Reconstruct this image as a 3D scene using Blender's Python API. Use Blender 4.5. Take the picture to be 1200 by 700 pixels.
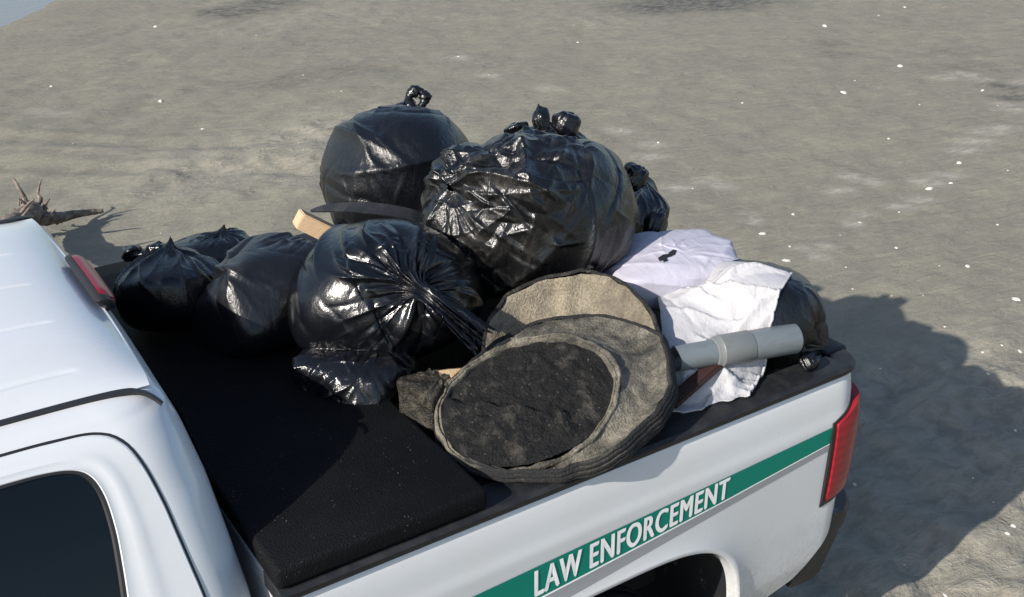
import bpy, bmesh, math
import numpy as np
from mathutils import Vector, Matrix
from math import radians, pi, sin, cos

# ------------------------------------------------------------------ clear
for o in list(bpy.data.objects):
    bpy.data.objects.remove(o)
scene = bpy.context.scene
COL = scene.collection

# ------------------------------------------------------------------ camera
CAM = np.array([-2.5654, -1.9290, 3.0957])
CF = np.array([0.486828, 0.754092, -0.440844])
CR = np.array([0.837664, -0.546110, -0.009117])
CU = np.array([0.247624, 0.364841, 0.897537])
cam_data = bpy.data.cameras.new('camera')
cam = bpy.data.objects.new('camera', cam_data)
COL.objects.link(cam)
cam.matrix_world = Matrix(((CR[0], CU[0], -CF[0], CAM[0]), (CR[1], CU[1], -CF[1], CAM[1]),
                           (CR[2], CU[2], -CF[2], CAM[2]), (0, 0, 0, 1)))
cam_data.sensor_width = 36
cam_data.lens = 39.083
cam_data.clip_start = 0.05
cam_data.clip_end = 2000
scene.camera = cam

# ------------------------------------------------------------------ world and sun
SUN_EL, SUN_AZ = 31.0, 11.5          # light travels towards +X, turned a little to +Y
world = bpy.data.worlds.new('World')
scene.world = world
world.use_nodes = True
wn = world.node_tree
wn.nodes.clear()
w_out = wn.nodes.new('ShaderNodeOutputWorld')
w_bg = wn.nodes.new('ShaderNodeBackground')
w_sky = wn.nodes.new('ShaderNodeTexSky')
w_sky.sky_type = 'NISHITA'
w_sky.sun_disc = False
w_sky.sun_elevation = radians(SUN_EL)
w_sky.sun_rotation = radians(270 - SUN_AZ)
w_sky.air_density = 1.0
w_sky.dust_density = 1.0
w_bg.inputs['Strength'].default_value = 0.11
wn.links.new(w_sky.outputs[0], w_bg.inputs[0])
wn.links.new(w_bg.outputs[0], w_out.inputs[0])

sun_data = bpy.data.lights.new('sun', 'SUN')
sun_data.energy = 4.3
sun_data.angle = radians(0.53)
sun_data.color = (1.0, 0.94, 0.85)
sun = bpy.data.objects.new('sun', sun_data)
COL.objects.link(sun)
LDIR = Vector((cos(radians(SUN_EL)) * cos(radians(SUN_AZ)), cos(radians(SUN_EL)) * sin(radians(SUN_AZ)), -sin(radians(SUN_EL))))
sun.rotation_euler = LDIR.to_track_quat('-Z', 'Y').to_euler()
sun.location = (-8, -2, 8)

vs = scene.view_settings
vs.view_transform = 'Standard'
vs.look = 'None'
vs.exposure = 0.62
vs.gamma = 1.0
vs.use_curve_mapping = False

# ------------------------------------------------------------------ small tools
def img_ray(px, py):
    """direction of the photograph's pixel (1200 x 700), used only to place things"""
    return CF + CR * (px - 600) / 1302.77 - CU * (py - 350) / 1302.77

def on_z(px, py, z):
    d = img_ray(px, py)
    return CAM + d * ((z - CAM[2]) / d[2])

def link(o, parent=None):
    COL.objects.link(o)
    if parent is not None:
        o.parent = parent
    return o

def tag(o, label=None, cat=None, group=None, kind=None):
    if label: o['label'] = label
    if cat: o['category'] = cat
    if group: o['group'] = group
    if kind: o['kind'] = kind
    return o

def empty(name, loc=(0, 0, 0)):
    o = bpy.data.objects.new(name, None)
    o.location = loc
    o.empty_display_size = 0.1
    return link(o)

def mesh_obj(name, V, Fc, m, parent=None, smooth=True):
    """V in world coordinates; local frame shifted to the parent's origin."""
    V = np.asarray(V, float).reshape(-1, 3)
    if parent is not None:
        off = world_off(parent)
        V = V - off
    me = bpy.data.meshes.new(name)
    if isinstance(Fc, np.ndarray):
        Fc = Fc.tolist()
    me.from_pydata(V.tolist(), [], Fc)
    if smooth:
        me.polygons.foreach_set('use_smooth', [True] * len(me.polygons))
    for mm in (m if isinstance(m, (list, tuple)) else [m]):
        me.materials.append(mm)
    me.update()
    return link(bpy.data.objects.new(name, me), parent)

def world_off(o):
    off = np.zeros(3)
    while o is not None:
        off += np.array(o.location)
        o = o.parent
    return off

def bm_obj(name, bm, m, parent=None, smooth=False, sharp=None):
    off = world_off(parent) if parent is not None else np.zeros(3)
    bmesh.ops.translate(bm, verts=bm.verts, vec=Vector(-off))
    me = bpy.data.meshes.new(name)
    bm.to_mesh(me)
    bm.free()
    if smooth:
        me.polygons.foreach_set('use_smooth', [True] * len(me.polygons))
        if sharp:
            me.set_sharp_from_angle(angle=radians(sharp))
    me.materials.append(m)
    return link(bpy.data.objects.new(name, me), parent)

def box_bm(x0, x1, y0, y1, z0, z1, bev=0.0, seg=2):
    bm = bmesh.new()
    bmesh.ops.create_cube(bm, size=1)
    for v in bm.verts:
        v.co = Vector((x0 if v.co.x < 0 else x1, y0 if v.co.y < 0 else y1, z0 if v.co.z < 0 else z1))
    if bev > 0:
        bmesh.ops.bevel(bm, geom=list(bm.edges), offset=bev, segments=seg, affect='EDGES', profile=0.5)
    return bm

def grid_faces(n, m, wrap=False):
    """quads of an n x m vertex grid; wrap closes the second axis"""
    i = np.arange(n - 1)[:, None]
    j = np.arange(m if wrap else m - 1)[None, :]
    j2 = (j + 1) % m
    return np.stack([i * m + j + 0 * j2, i * m + j2, (i + 1) * m + j2, (i + 1) * m + j + 0 * j2], -1).reshape(-1, 4)

def frame_of(w):
    w = np.asarray(w, float); w = w / np.linalg.norm(w)
    a = np.array([0, 0, 1.0]) if abs(w[2]) < .9 else np.array([1.0, 0, 0])
    e1 = np.cross(a, w); e1 /= np.linalg.norm(e1)
    return e1, np.cross(w, e1), w

def tube(path, radii, seg=14, caps=True, rough=0.0, rng=None, squash=1.0):
    path = np.asarray(path, float)
    n = len(path)
    radii = np.broadcast_to(np.asarray(radii, float), (n,))
    t = np.gradient(path, axis=0)
    t /= np.linalg.norm(t, axis=1)[:, None]
    e1, e2, _ = frame_of(t[0])
    V = []
    th = np.linspace(0, 2 * pi, seg, endpoint=False)
    for i in range(n):
        e1 = e1 - t[i] * (e1 @ t[i]); e1 /= np.linalg.norm(e1)
        e2 = np.cross(t[i], e1)
        r = radii[i] * (1 + (rough * rng.standard_normal(seg) if rough else 0))
        V.append(path[i] + (np.cos(th) * r)[:, None] * e1 + (np.sin(th) * r * squash)[:, None] * e2)
    V = np.concatenate(V)
    Fc = grid_faces(n, seg, True).tolist()
    if caps:
        Fc.append(list(range(seg))[::-1])
        Fc.append(list(range((n - 1) * seg, n * seg)))
    return V, Fc

def smooth_path(pts, k=8):
    pts = np.asarray(pts, float)
    n = len(pts)
    out = []
    for i in range(n - 1):
        p0, p1, p2, p3 = pts[max(i - 1, 0)], pts[i], pts[i + 1], pts[min(i + 2, n - 1)]
        for t in np.linspace(0, 1, k, endpoint=False):
            out.append(.5 * (2 * p1 + (p2 - p0) * t + (2 * p0 - 5 * p1 + 4 * p2 - p3) * t * t + (3 * p1 - p0 - 3 * p2 + p3) * t ** 3))
    out.append(pts[-1])
    return np.array(out)

def vnoise2(x, y, seed=0):
    """smooth value noise, any array shape"""
    xi = np.floor(x).astype(np.int64); yi = np.floor(y).astype(np.int64)
    fx = x - xi; fy = y - yi
    fx = fx * fx * (3 - 2 * fx); fy = fy * fy * (3 - 2 * fy)
    def h(a, b):
        n = (a * 374761393 + b * 668265263 + seed * 1442695041) & 0x7fffffff
        n = ((n ^ (n >> 13)) * 1274126177) & 0x7fffffff
        return ((n ^ (n >> 16)) & 0xffff) / 32767.5 - 1
    return (h(xi, yi) * (1 - fx) + h(xi + 1, yi) * fx) * (1 - fy) + (h(xi, yi + 1) * (1 - fx) + h(xi + 1, yi + 1) * fx) * fy

def smoothstep(a, b, x):
    t = np.clip((x - a) / (b - a), 0, 1)
    return t * t * (3 - 2 * t)

# ------------------------------------------------------------------ materials
def mat(name, color=(.5, .5, .5), rough=.5, metal=0.0, spec=.5, coat=0.0, coat_rough=.05):
    m = bpy.data.materials.new(name)
    m.use_nodes = True
    b = m.node_tree.nodes['Principled BSDF']
    b.inputs['Base Color'].default_value = (*color, 1)
    b.inputs['Roughness'].default_value = rough
    b.inputs['Metallic'].default_value = metal
    b.inputs['Specular IOR Level'].default_value = spec
    b.inputs['Coat Weight'].default_value = coat
    b.inputs['Coat Roughness'].default_value = coat_rough
    return m

class NT:
    def __init__(s, m):
        s.m = m; s.t = m.node_tree; s.b = s.t.nodes['Principled BSDF']
        s.tc = s.t.nodes.new('ShaderNodeTexCoord')
        s.co = s.tc.outputs['Object']
    def lk(s, a, b): s.t.links.new(a, b)
    def mapped(s, scale=(1, 1, 1), rot=(0, 0, 0), loc=(0, 0, 0)):
        n = s.t.nodes.new('ShaderNodeMapping')
        n.inputs['Scale'].default_value = scale; n.inputs['Rotation'].default_value = rot; n.inputs['Location'].default_value = loc
        s.lk(s.co, n.inputs['Vector']); return n.outputs[0]
    def noise(s, scale, detail=4, rough=.55, vec=None, dist=0.0):
        n = s.t.nodes.new('ShaderNodeTexNoise')
        n.inputs['Scale'].default_value = scale; n.inputs['Detail'].default_value = detail
        n.inputs['Roughness'].default_value = rough; n.inputs['Distortion'].default_value = dist
        s.lk(vec if vec is not None else s.co, n.inputs['Vector']); return n.outputs['Fac']
    def voro(s, scale, feature='F1', vec=None, out='Distance'):
        n = s.t.nodes.new('ShaderNodeTexVoronoi')
        n.feature = feature; n.inputs['Scale'].default_value = scale
        s.lk(vec if vec is not None else s.co, n.inputs['Vector']); return n.outputs[out]
    def ramp(s, fac, stops):
        n = s.t.nodes.new('ShaderNodeValToRGB')
        el = n.color_ramp.elements
        while len(el) < len(stops): el.new(.5)
        for e, (p, c) in zip(el, stops):
            e.position = p
            e.color = (c, c, c, 1) if not isinstance(c, tuple) else (*c, 1)
        s.lk(fac, n.inputs['Fac']); return n.outputs['Color']
    def mix(s, fac, a, b, mode='MIX'):
        n = s.t.nodes.new('ShaderNodeMix'); n.data_type = 'RGBA'; n.blend_type = mode
        for sock, v in ((n.inputs[0], fac), (n.inputs[6], a), (n.inputs[7], b)):
            if isinstance(v, (int, float)): sock.default_value = v
            elif isinstance(v, tuple): sock.default_value = (*v, 1)
            else: s.lk(v, sock)
        return n.outputs[2]
    def math(s, op, a, b=None):
        n = s.t.nodes.new('ShaderNodeMath'); n.operation = op
        for sock, v in ((n.inputs[0], a), (n.inputs[1], b)):
            if v is None: continue
            if isinstance(v, (int, float)): sock.default_value = v
            else: s.lk(v, sock)
        return n.outputs[0]
    def bump(s, h, strength=.3, dist=.01, normal=None):
        n = s.t.nodes.new('ShaderNodeBump')
        n.inputs['Strength'].default_value = strength; n.inputs['Distance'].default_value = dist
        s.lk(h, n.inputs['Height'])
        if normal is not None: s.lk(normal, n.inputs['Normal'])
        return n.outputs[0]
    def attr(s, name):
        n = s.t.nodes.new('ShaderNodeAttribute'); n.attribute_name = name; return n.outputs['Fac']
    def color(s, c): s.lk(c, s.b.inputs['Base Color'])
    def rough(s, c): s.lk(c, s.b.inputs['Roughness'])
    def normal(s, c): s.lk(c, s.b.inputs['Normal'])

M = {}
# white truck paint with a little dust
m = mat('white_paint', (.60, .63, .66), .30, coat=.6, coat_rough=.06); t = NT(m)
n1 = t.noise(3.0, 6, .6); n2 = t.noise(40, 3)
dust = t.math('MULTIPLY', t.ramp(n1, [(.42, 0.0), (.75, .5)]), t.ramp(n2, [(.3, .4), (.7, 1.0)]))
sepo = t.t.nodes.new('ShaderNodeSeparateXYZ'); t.lk(t.co, sepo.inputs[0])
splash = t.math('MULTIPLY', t.ramp(t.math('ADD', sepo.outputs['Z'], t.math('MULTIPLY', t.noise(5, 6, .7), -.5)), [(.25, 1.0), (.62, 0.0)]), t.ramp(t.noise(60, 4, .7), [(.35, .1), (.65, .75)]))
body = t.mix(dust, (.585, .605, .63), (.52, .52, .50))
t.color(t.mix(splash, body, (.30, .275, .225)))
t.rough(t.ramp(n1, [(.3, .24), (.8, .42)]))
M['paint'] = m
M['green'] = mat('green_decal', (.0, .185, .132), .5, spec=.25)
M['greydecal'] = mat('grey_decal', (.27, .28, .30), .4)
M['whitedecal'] = mat('white_decal', (.85, .86, .86), .4)
m = mat('black_plastic', (.018, .019, .021), .55, spec=.35); t = NT(m)
n1 = t.noise(14, 6, .65); n2 = t.noise(420, 2)
t.color(t.mix(t.ramp(n1, [(.45, 0.0), (.8, .55)]), (.012, .013, .015), (.05, .05, .048)))
t.rough(t.ramp(n1, [(.3, .42), (.7, .66)]))
t.normal(t.bump(n2, .25, .002))
M['plastic'] = m
# cover vinyl: black, grained, sprinkled with sand
m = mat('cover_vinyl', (.007, .008, .010), .7, spec=.13); t = NT(m)
n1 = t.noise(6, 5, .6); n2 = t.noise(190, 3, .6); n3 = t.voro(95)
sand = t.math('MULTIPLY', t.ramp(n3, [(.10, 1.0), (.17, 0.0)]), t.ramp(t.noise(17, 3), [(.54, 0.0), (.68, .8)]))
c = t.mix(t.ramp(n1, [(.4, 0.0), (.75, .55)]), (.0028, .0033, .0042), (.008, .0083, .0088))
t.color(t.mix(sand, c, (.20, .19, .16)))
t.normal(t.bump(n2, .8, .006))
t.rough(t.ramp(n2, [(.3, .5), (.7, .75)]))
M['vinyl'] = m
M['rubber'] = mat('black_rubber', (.012, .012, .013), .5)
m = mat('tinted_glass', (.006, .011, .014), .03, spec=.32)
m.node_tree.nodes['Principled BSDF'].inputs['Transmission Weight'].default_value = .55
m.node_tree.nodes['Principled BSDF'].inputs['IOR'].default_value = 1.45
M['glass'] = m
M['darkglass'] = mat('dark_glass', (.006, .009, .011), .04)
M['interior'] = mat('cab_lining', (.012, .012, .014), .8)
m = mat('red_lens', (.36, .008, .012), .28, coat=.15, coat_rough=.1, spec=.3); t = NT(m)
wv = t.t.nodes.new('ShaderNodeTexWave'); wv.inputs['Scale'].default_value = 9; wv.bands_direction = 'Z'
t.lk(t.co, wv.inputs['Vector'])
t.color(t.mix(wv.outputs['Fac'], (.215, .010, .017), (.27, .014, .022)))
t.normal(t.bump(wv.outputs['Fac'], .05, .003))
M['red'] = m
M['chrome'] = mat('bright_metal', (.55, .56, .58), .25, metal=1.0)
m = mat('bumper_black', (.02, .021, .023), .5); t = NT(m)
n1 = t.noise(9, 6, .7)
t.color(t.mix(t.ramp(n1, [(.60, 0.0), (.68, .7)]), (.016, .017, .019), (.30, .29, .27)))
M['bumper'] = m

# garbage bag film
def film(name, base=(.0045, .005, .0065), r0=.16, r1=.38, dusty=0.0, bump=.35):
    m = mat(name, base, .25, spec=.5); t = NT(m)
    n1 = t.noise(5.5, 5, .6, dist=.6)
    n2 = t.noise(38, 4, .6, vec=t.mapped((1, 1, .35), (.5, .3, .2)), dist=1.4)
    n3 = t.noise(120, 3, .6, vec=t.mapped((.35, 1, 1), (.2, .6, .9)), dist=1.0)
    t.rough(t.ramp(n1, [(.3, r0), (.7, r1)]))
    if dusty:
        d = t.math('MULTIPLY', t.ramp(t.noise(7, 6, .7, dist=.5), [(.52, 0.0), (.74, dusty)]), t.ramp(n2, [(.35, .3), (.65, 1.0)]))
        t.color(t.mix(d, base, (.16, .15, .13)))
    h = t.math('ADD', t.math('MULTIPLY', n2, 1.0), t.math('MULTIPLY', n3, .35))
    t.normal(t.bump(h, bump, .012))
    return m
M['film'] = film('black_bag_film', bump=.25, r0=.12, r1=.30)
M['film_smooth'] = film('smooth_bag_film', (.0035, .004, .0055), r0=.13, r1=.27, bump=.14)
M['film_worn'] = film('worn_bag_film', (.0045, .005, .0065), r0=.20, r1=.36, bump=.30)
M['film_dusty'] = film('dusty_bag_film', (.005, .0052, .006), .16, .34, dusty=.30, bump=.26)
M['film_matte'] = film('matte_bag_film', (.008, .0085, .0105), .26, .42, dusty=.2, bump=.2)

# woven white sack cloth
def sack(name, c0, c1, stain):
    m = mat(name, c0, .62, spec=.3); t = NT(m)
    wv = t.t.nodes.new('ShaderNodeTexWave'); wv.inputs['Scale'].default_value = 95; wv.bands_direction = 'X'
    t.lk(t.co, wv.inputs['Vector'])
    n1 = t.noise(7, 5, .6, dist=.5); n2 = t.noise(26, 4, .6, vec=t.mapped((1, .25, 1), (0, 0, .5)))
    c = t.mix(t.ramp(n1, [(.35, 0.0), (.75, 1.0)]), c0, c1)
    t.color(t.mix(t.ramp(t.noise(15, 5, .7), [(.60, 0.0), (.75, .5)]), c, stain))
    h = t.math('ADD', t.math('MULTIPLY', wv.outputs['Fac'], .06), n2)
    t.normal(t.bump(h, .45, .012))
    return m
M['sack'] = sack('white_sack_cloth', (.41, .41, .435), (.37, .365, .37), (.29, .27, .25))
M['sack_lilac'] = sack('pale_lilac_sack_cloth', (.42, .41, .49), (.37, .36, .42), (.26, .24, .24))
M['pvc'] = mat('grey_pipe_plastic', (.40, .44, .47), .42)
t = NT(M['pvc']); n1 = t.noise(12, 5, .65, vec=t.mapped((1, 5, 5)))
t.color(t.mix(t.ramp(n1, [(.5, 0.0), (.72, .5)]), (.135, .158, .172), (.10, .105, .10)))
M['pvc2'] = mat('pale_pipe_coupling_plastic', (.44, .47, .46), .45)
t = NT(M['pvc2']); n1 = t.noise(14, 5, .65)
t.color(t.mix(t.ramp(n1, [(.5, 0.0), (.7, .5)]), (.155, .168, .168), (.11, .11, .10)))

# sand-caked rubber
def caked(name, dark, sandc, lo, hi, scale=9):
    m = mat(name, dark, .75, spec=.35); t = NT(m)
    n1 = t.noise(scale, 7, .68, dist=.3); n2 = t.noise(150, 4, .6); n3 = t.voro(85)
    f = t.ramp(n1, [(lo, 0.0), (hi, 1.0)])
    grain = t.math('MULTIPLY', t.ramp(n3, [(.12, 1.0), (.24, 0.0)]), t.ramp(t.noise(70, 2), [(.50, 0.0), (.62, 1.0)]))
    f2 = t.math('MAXIMUM', t.math('MULTIPLY', f, t.ramp(n2, [(.35, .45), (.6, 1.0)])), t.math('MULTIPLY', grain, .7))
    sc = t.mix(t.noise(22, 4), tuple(x * .72 for x in sandc), sandc)
    t.color(t.mix(f2, dark, sc))
    h = t.math('ADD', t.math('MULTIPLY', n1, 1.2), n2)
    t.normal(t.bump(h, .7, .012))
    return m
M['tyre_dark'] = caked('sandy_tyre_rubber', (.012, .012, .012), (.20, .18, .14), .55, .85, 11)
M['tyre_tread'] = caked('tread_rubber', (.014, .014, .015), (.20, .18, .14), .50, .85, 10)
t = NT(M['tyre_tread'])
geo = t.t.nodes.new('ShaderNodeNewGeometry'); sepn = t.t.nodes.new('ShaderNodeSeparateXYZ'); t.lk(geo.outputs['Normal'], sepn.inputs[0])
settle = t.ramp(t.math('ADD', sepn.outputs['Z'], t.math('MULTIPLY', t.noise(9, 5, .6), .5)), [(.75, .10), (1.15, 1.0)])   # sand settled on what faces up
old = t.b.inputs['Base Color'].links[0].from_socket
t.color(t.mix(settle, (.014, .014, .015), old))
M['tyre_sand'] = caked('sand_crusted_rubber', (.030, .029, .026), (.31, .28, .22), .36, .62, 7)
M['fill_dark'] = caked('dark_gritty_fill', (.0025, .0025, .0025), (.15, .138, .115), .52, .90, 13)
M['foam_sand'] = caked('pale_sandy_lining', (.085, .075, .06), (.36, .31, .225), .30, .56, 7)
M['foam_dark'] = caked('dark_shell_rubber', (.012, .012, .012), (.22, .20, .16), .50, .8, 13)
M['brown'] = caked('muddy_brown_plastic', (.016, .014, .011), (.17, .145, .105), .45, .75, 28)
M['brown'].node_tree.nodes['Principled BSDF'].inputs['Roughness'].default_value = .35
M['tan'] = caked('tan_cardboard', (.28, .19, .11), (.48, .34, .21), .2, .6, 18)
m = mat('pale_wood', (.55, .38, .22), .7); t = NT(m)
n1 = t.noise(20, 5, .6, vec=t.mapped((1, 9, 9)), dist=.4)
t.color(t.mix(n1, (.66, .48, .30), (.46, .31, .18)))
t.normal(t.bump(n1, .3, .004))
M['wood'] = m
m = mat('maroon_wood', (.06, .022, .018), .6); t = NT(m)
n1 = t.noise(20, 5, .6, vec=t.mapped((2, 12, 12)))
t.color(t.mix(n1, (.045, .017, .014), (.016, .008, .007)))
M['maroon'] = m
m = mat('driftwood', (.26, .2, .15), .8); t = NT(m)
n1 = t.noise(16, 6, .65, vec=t.mapped((1, 1, 1)), dist=1.2)
t.color(t.ramp(n1, [(.3, (.045, .034, .027)), (.5, (.15, .118, .095)), (.72, (.32, .275, .235))]))
t.normal(t.bump(n1, .7, .02))
M['drift'] = m
M['shell'] = mat('white_shell', (.56, .54, .48), .6)
M['print'] = mat('black_print', (.01, .01, .012), .6)

# sand
m = mat('grey_beach_sand', (.2, .19, .165), .92, spec=.25); t = NT(m)
big = t.noise(.33, 5, .6, vec=t.mapped((1, 1.6, 1), (0, 0, .5)))
mid = t.noise(1.7, 6, .65, vec=t.mapped((1, 2.6, 1), (0, 0, .9)))
fine = t.noise(14, 5, .7); grit = t.noise(95, 3, .7); sp = t.voro(60)
c = t.mix(t.ramp(big, [(.32, 0.0), (.68, 1.0)]), (.188, .177, .140), (.243, .226, .172))
c = t.mix(t.ramp(mid, [(.38, 0.0), (.66, .65)]), c, (.162, .156, .130))
c = t.mix(t.ramp(fine, [(.45, 0.0), (.72, .55)]), c, (.256, .240, .190))
c = t.mix(t.ramp(grit, [(.30, .45), (.46, 0.0)]), c, (.10, .095, .085))
cell = t.voro(60, out='Color')
bw = t.t.nodes.new('ShaderNodeSeparateColor'); t.lk(cell, bw.inputs[0])
fleck = t.math('MULTIPLY', t.ramp(sp, [(.10, 1.0), (.20, 0.0)]), t.ramp(bw.outputs[0], [(.93, 0.0), (.95, .8)]))
c = t.mix(fleck, c, (.55, .52, .46))
brk = t.ramp(t.noise(6, 6, .7, vec=t.mapped((1, 2.2, 1), (0, 0, .6))), [(.38, .15), (.60, 1.0)])
c = t.mix(t.math('MULTIPLY', t.attr('dark_stain'), brk), c, (.062, .062, .062))
c = t.mix(t.math('MULTIPLY', t.attr('pale_stain'), brk), c, (.40, .375, .325))
ch = t.attr('churn')
clod = t.noise(7.5, 6, .62, vec=t.mapped((1, 1.5, 1), (0, 0, .3)), dist=.6)
c = t.mix(t.math('MULTIPLY', ch, t.ramp(clod, [(.38, .40), (.50, 0.0)])), c, (.135, .129, .112))
c = t.mix(t.math('MULTIPLY', ch, t.ramp(clod, [(.42, .25), (.66, .9)])), c, (.305, .280, .232))
t.color(c)
rip = t.noise(3.2, 4, .55, vec=t.mapped((1, 3.4, 1), (0, 0, .42)), dist=.8)
h = t.math('ADD', t.math('ADD', t.math('MULTIPLY', rip, 1.0), t.math('MULTIPLY', fine, .32)), t.math('MULTIPLY', grit, .12))
h = t.math('ADD', h, t.math('MULTIPLY', t.math('MULTIPLY', ch, clod), 1.6))
t.normal(t.bump(h, .55, .05))
M['sand'] = m
m = mat('shallow_water', (.20, .21, .215), .30, spec=.3); t = NT(m)
t.normal(t.bump(t.noise(2.2, 4, .6, vec=t.mapped((1, 3, 1), (0, 0, .8))), .25, .05))
M['water'] = m

# ------------------------------------------------------------------ ground: one sheet to the horizon
def axis(lo, hi, step, far):
    core = np.arange(lo, hi + 1e-6, step)
    g = step * np.cumprod(np.full(60, 1.16))
    g = np.cumsum(g); g = g[g < far]
    return np.concatenate([(lo - g)[::-1], core, hi + g])
gx = axis(-3.5, 13.0, .05, 900)
gy = axis(-1.5, 17.0, .05, 900)
GX, GY = np.meshgrid(gx, gy)
near = smoothstep(40, 12, np.hypot(GX - 2, GY - 5))
shore = (GY - 13.0) - (GX + .25) * 1.15 + .35 * vnoise2(GX * .7, GY * .7, 5) + .12 * vnoise2(GX * 3, GY * 3, 6)   # >0 is water
dry = smoothstep(.1, -2.5, shore)
ca, sa = cos(.42), sin(.42)
U_, V_ = GX * ca + GY * sa, -GX * sa + GY * ca
lft = smoothstep(4.0, 0.5, GX)
GZ = (.013 + .012 * lft) * vnoise2(U_ * .8, V_ * 2.0, 1) + (.007 + .008 * lft) * vnoise2(U_ * 2.2, V_ * 5.5, 2) + .006 * vnoise2(GX * 7, GY * 7, 3)
# churned patches (tyre and foot marks) behind the truck and beyond it
churn = smoothstep(.15, .65, .45 * vnoise2(GX * .45 + 3.1, GY * .45 + 1.7, 8) + .75 * np.exp(-((GX - 1.6) ** 2 / 3 + (GY - .6) ** 2 / 2)) + .62 * np.exp(-((GX - .2) ** 2 / 6 + (GY - 6.6) ** 2 / 4)))
GZ += churn * (.032 * vnoise2(GX * 4.6, GY * 4.6, 11) + .020 * vnoise2(GX * 11, GY * 11, 12))
for a, b, w in (((-3, 10.0), (3.6, 5.2), .13), ((-3, 9.2), (3.2, 4.5), .13)):      # old wheel tracks
    a, b = np.array(a), np.array(b); d = (b - a) / np.linalg.norm(b - a)
    q = (GX - a[0]) * d[1] - (GY - a[1]) * d[0] + .10 * vnoise2(GX * .6, GY * .6, 21)
    fade = smoothstep(3.4, .5, GX)
    GZ += (-.022 * np.exp(-(q / w) ** 2) + .008 * np.exp(-((np.abs(q) - 1.7 * w) / (.5 * w)) ** 2)) * fade
# keep flat where wheels stand; hold the level just under the water
GZ = (GZ - .012) * near * (.15 + .85 * dry)
GZ -= .12 * smoothstep(0, 3.0, shore)
dark_st = np.zeros_like(GX); pale_st = np.zeros_like(GX)
def blob(arr, pts, w, amp=1.0, ax=(1, 0), el=1.0):
    a = np.array(ax) / np.hypot(*ax)
    for p in pts:
        dx, dy = GX - p[0], GY - p[1]
        u = dx * a[0] + dy * a[1]; v = -dx * a[1] + dy * a[0]
        np.maximum(arr, amp * np.exp(-((u / (w * el)) ** 2 + (v / w) ** 2) ** 1.5), out=arr)
G = lambda *L: [on_z(x, y, 0)[:2] for x, y in L]
side_ax = (CR[0], CR[1])
blob(dark_st, G((800, 3), (850, 1), (770, 8), (830, 6)), .42, 1.0, side_ax, 2.0)
blob(dark_st, G((290, 10), (315, 3), (265, 14)), .30, .9, side_ax, 2.0)
blob(dark_st, G((360, 88), (415, 80), (310, 95)), .26, .38, side_ax, 2.2)
blob(dark_st, G((1195, 112), (1180, 98)), .22, .8, side_ax, 1.5)
blob(dark_st, G((985, 62), (975, 50)), .17, .5, side_ax, 1.2)
blob(dark_st, G((1150, 78), (1120, 60)), .25, .35, side_ax, 2.0)
blob(pale_st, G((728, 152), (640, 102), (765, 168), (762, 182), (537, 67), (573, 87)), .10, .6, side_ax, 1.5)
blob(pale_st, G((830, 210), (845, 216), (793, 218), (985, 222), (1000, 205), (1020, 210), (1080, 210), (1095, 213), (1110, 203), (1075, 232), (1060, 240)), .085, .65, side_ax, 1.6)
blob(pale_st, G((876, 250), (882, 258), (945, 290), (960, 300), (1000, 260), (1008, 248), (968, 287)), .06, .65, side_ax, 1.4)
blob(pale_st, G((1130, 175), (1143, 165), (1160, 155), (1172, 150), (1185, 128), (1180, 120), (1195, 95), (1150, 92), (1130, 86), (1110, 90)), .10, .6, side_ax, 1.8)
blob(pale_st, G((250, 200), (215, 185), (130, 175), (60, 130)), .13, .3, side_ax, 2.0)
gV = np.stack([GX, GY, GZ], -1).reshape(-1, 3)
sand = mesh_obj('sand', gV, grid_faces(len(gy), len(gx)), M['sand'])
for nm, arr in (('dark_stain', dark_st), ('pale_stain', pale_st), ('churn', churn * near)):
    at = sand.data.attributes.new(nm, 'FLOAT', 'POINT')
    at.data.foreach_set('value', arr.ravel().astype(np.float32))
tag(sand, 'grey beach sand with ripples and faint tracks', kind='structure')

# water lies in the dip at the far left
wx = axis(-12, 30, .5, 900); wy = axis(5, 45, .5, 900)
WX, WY = np.meshgrid(wx, wy)
ws = (WY - 13.0) - (WX + .25) * 1.15
keep = ws > -0.8
Fw = grid_faces(len(wy), len(wx))
Fw = Fw[keep.ravel()[Fw].all(1)]
wV = np.stack([WX, WY, np.full_like(WX, -.022)], -1).reshape(-1, 3)
used = np.unique(Fw); remap = np.zeros(len(wV), int); remap[used] = np.arange(len(used))
water = mesh_obj('water', wV[used], remap[Fw], M['water'])
tag(water, 'shallow grey blue water at the edge of the sand', kind='structure')

# ================================================================== pickup truck
# rear at X = 0, front towards -X, near (driver) side at Y = 0, far side at Y = W
W = 1.96
truck = tag(empty('pickup_truck', (-2.9, W / 2, 0)), 'white pickup truck with green LAW ENFORCEMENT stripe, its covered bed heaped with rubbish', 'pickup truck')

_z = np.array([.42, .60, .80, .95, 1.10, 1.20, 1.27, 1.33, 1.40, 1.50, 1.60, 1.70, 1.75, 1.78, 1.797, 1.806, 1.812])
_y = np.array([.07, .025, .005, -.004, -.008, -.004, .008, .036, .066, .112, .160, .215, .250, .281, .312, .342, .375])
_zz = np.linspace(.42, 1.812, 400)
_yy = np.interp(_zz, _z, _y)
_k = np.ones(13) / 13
_yy[8:-8] = np.convolve(_yy, _k, 'same')[8:-8]
def side_y(z): return np.interp(z, _zz, _yy)
def back_x(z): return np.interp(z, [.4, 1.33, 1.60, 1.72, 1.77, 1.80, 1.812], [-1.975, -1.975, -2.000, -2.022, -2.038, -2.060, -2.085])
def front_x(z): return np.interp(z, [.4, 1.22, 1.30, 1.78, 1.812], [-4.30, -4.30, -4.22, -3.62, -3.55])

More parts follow.
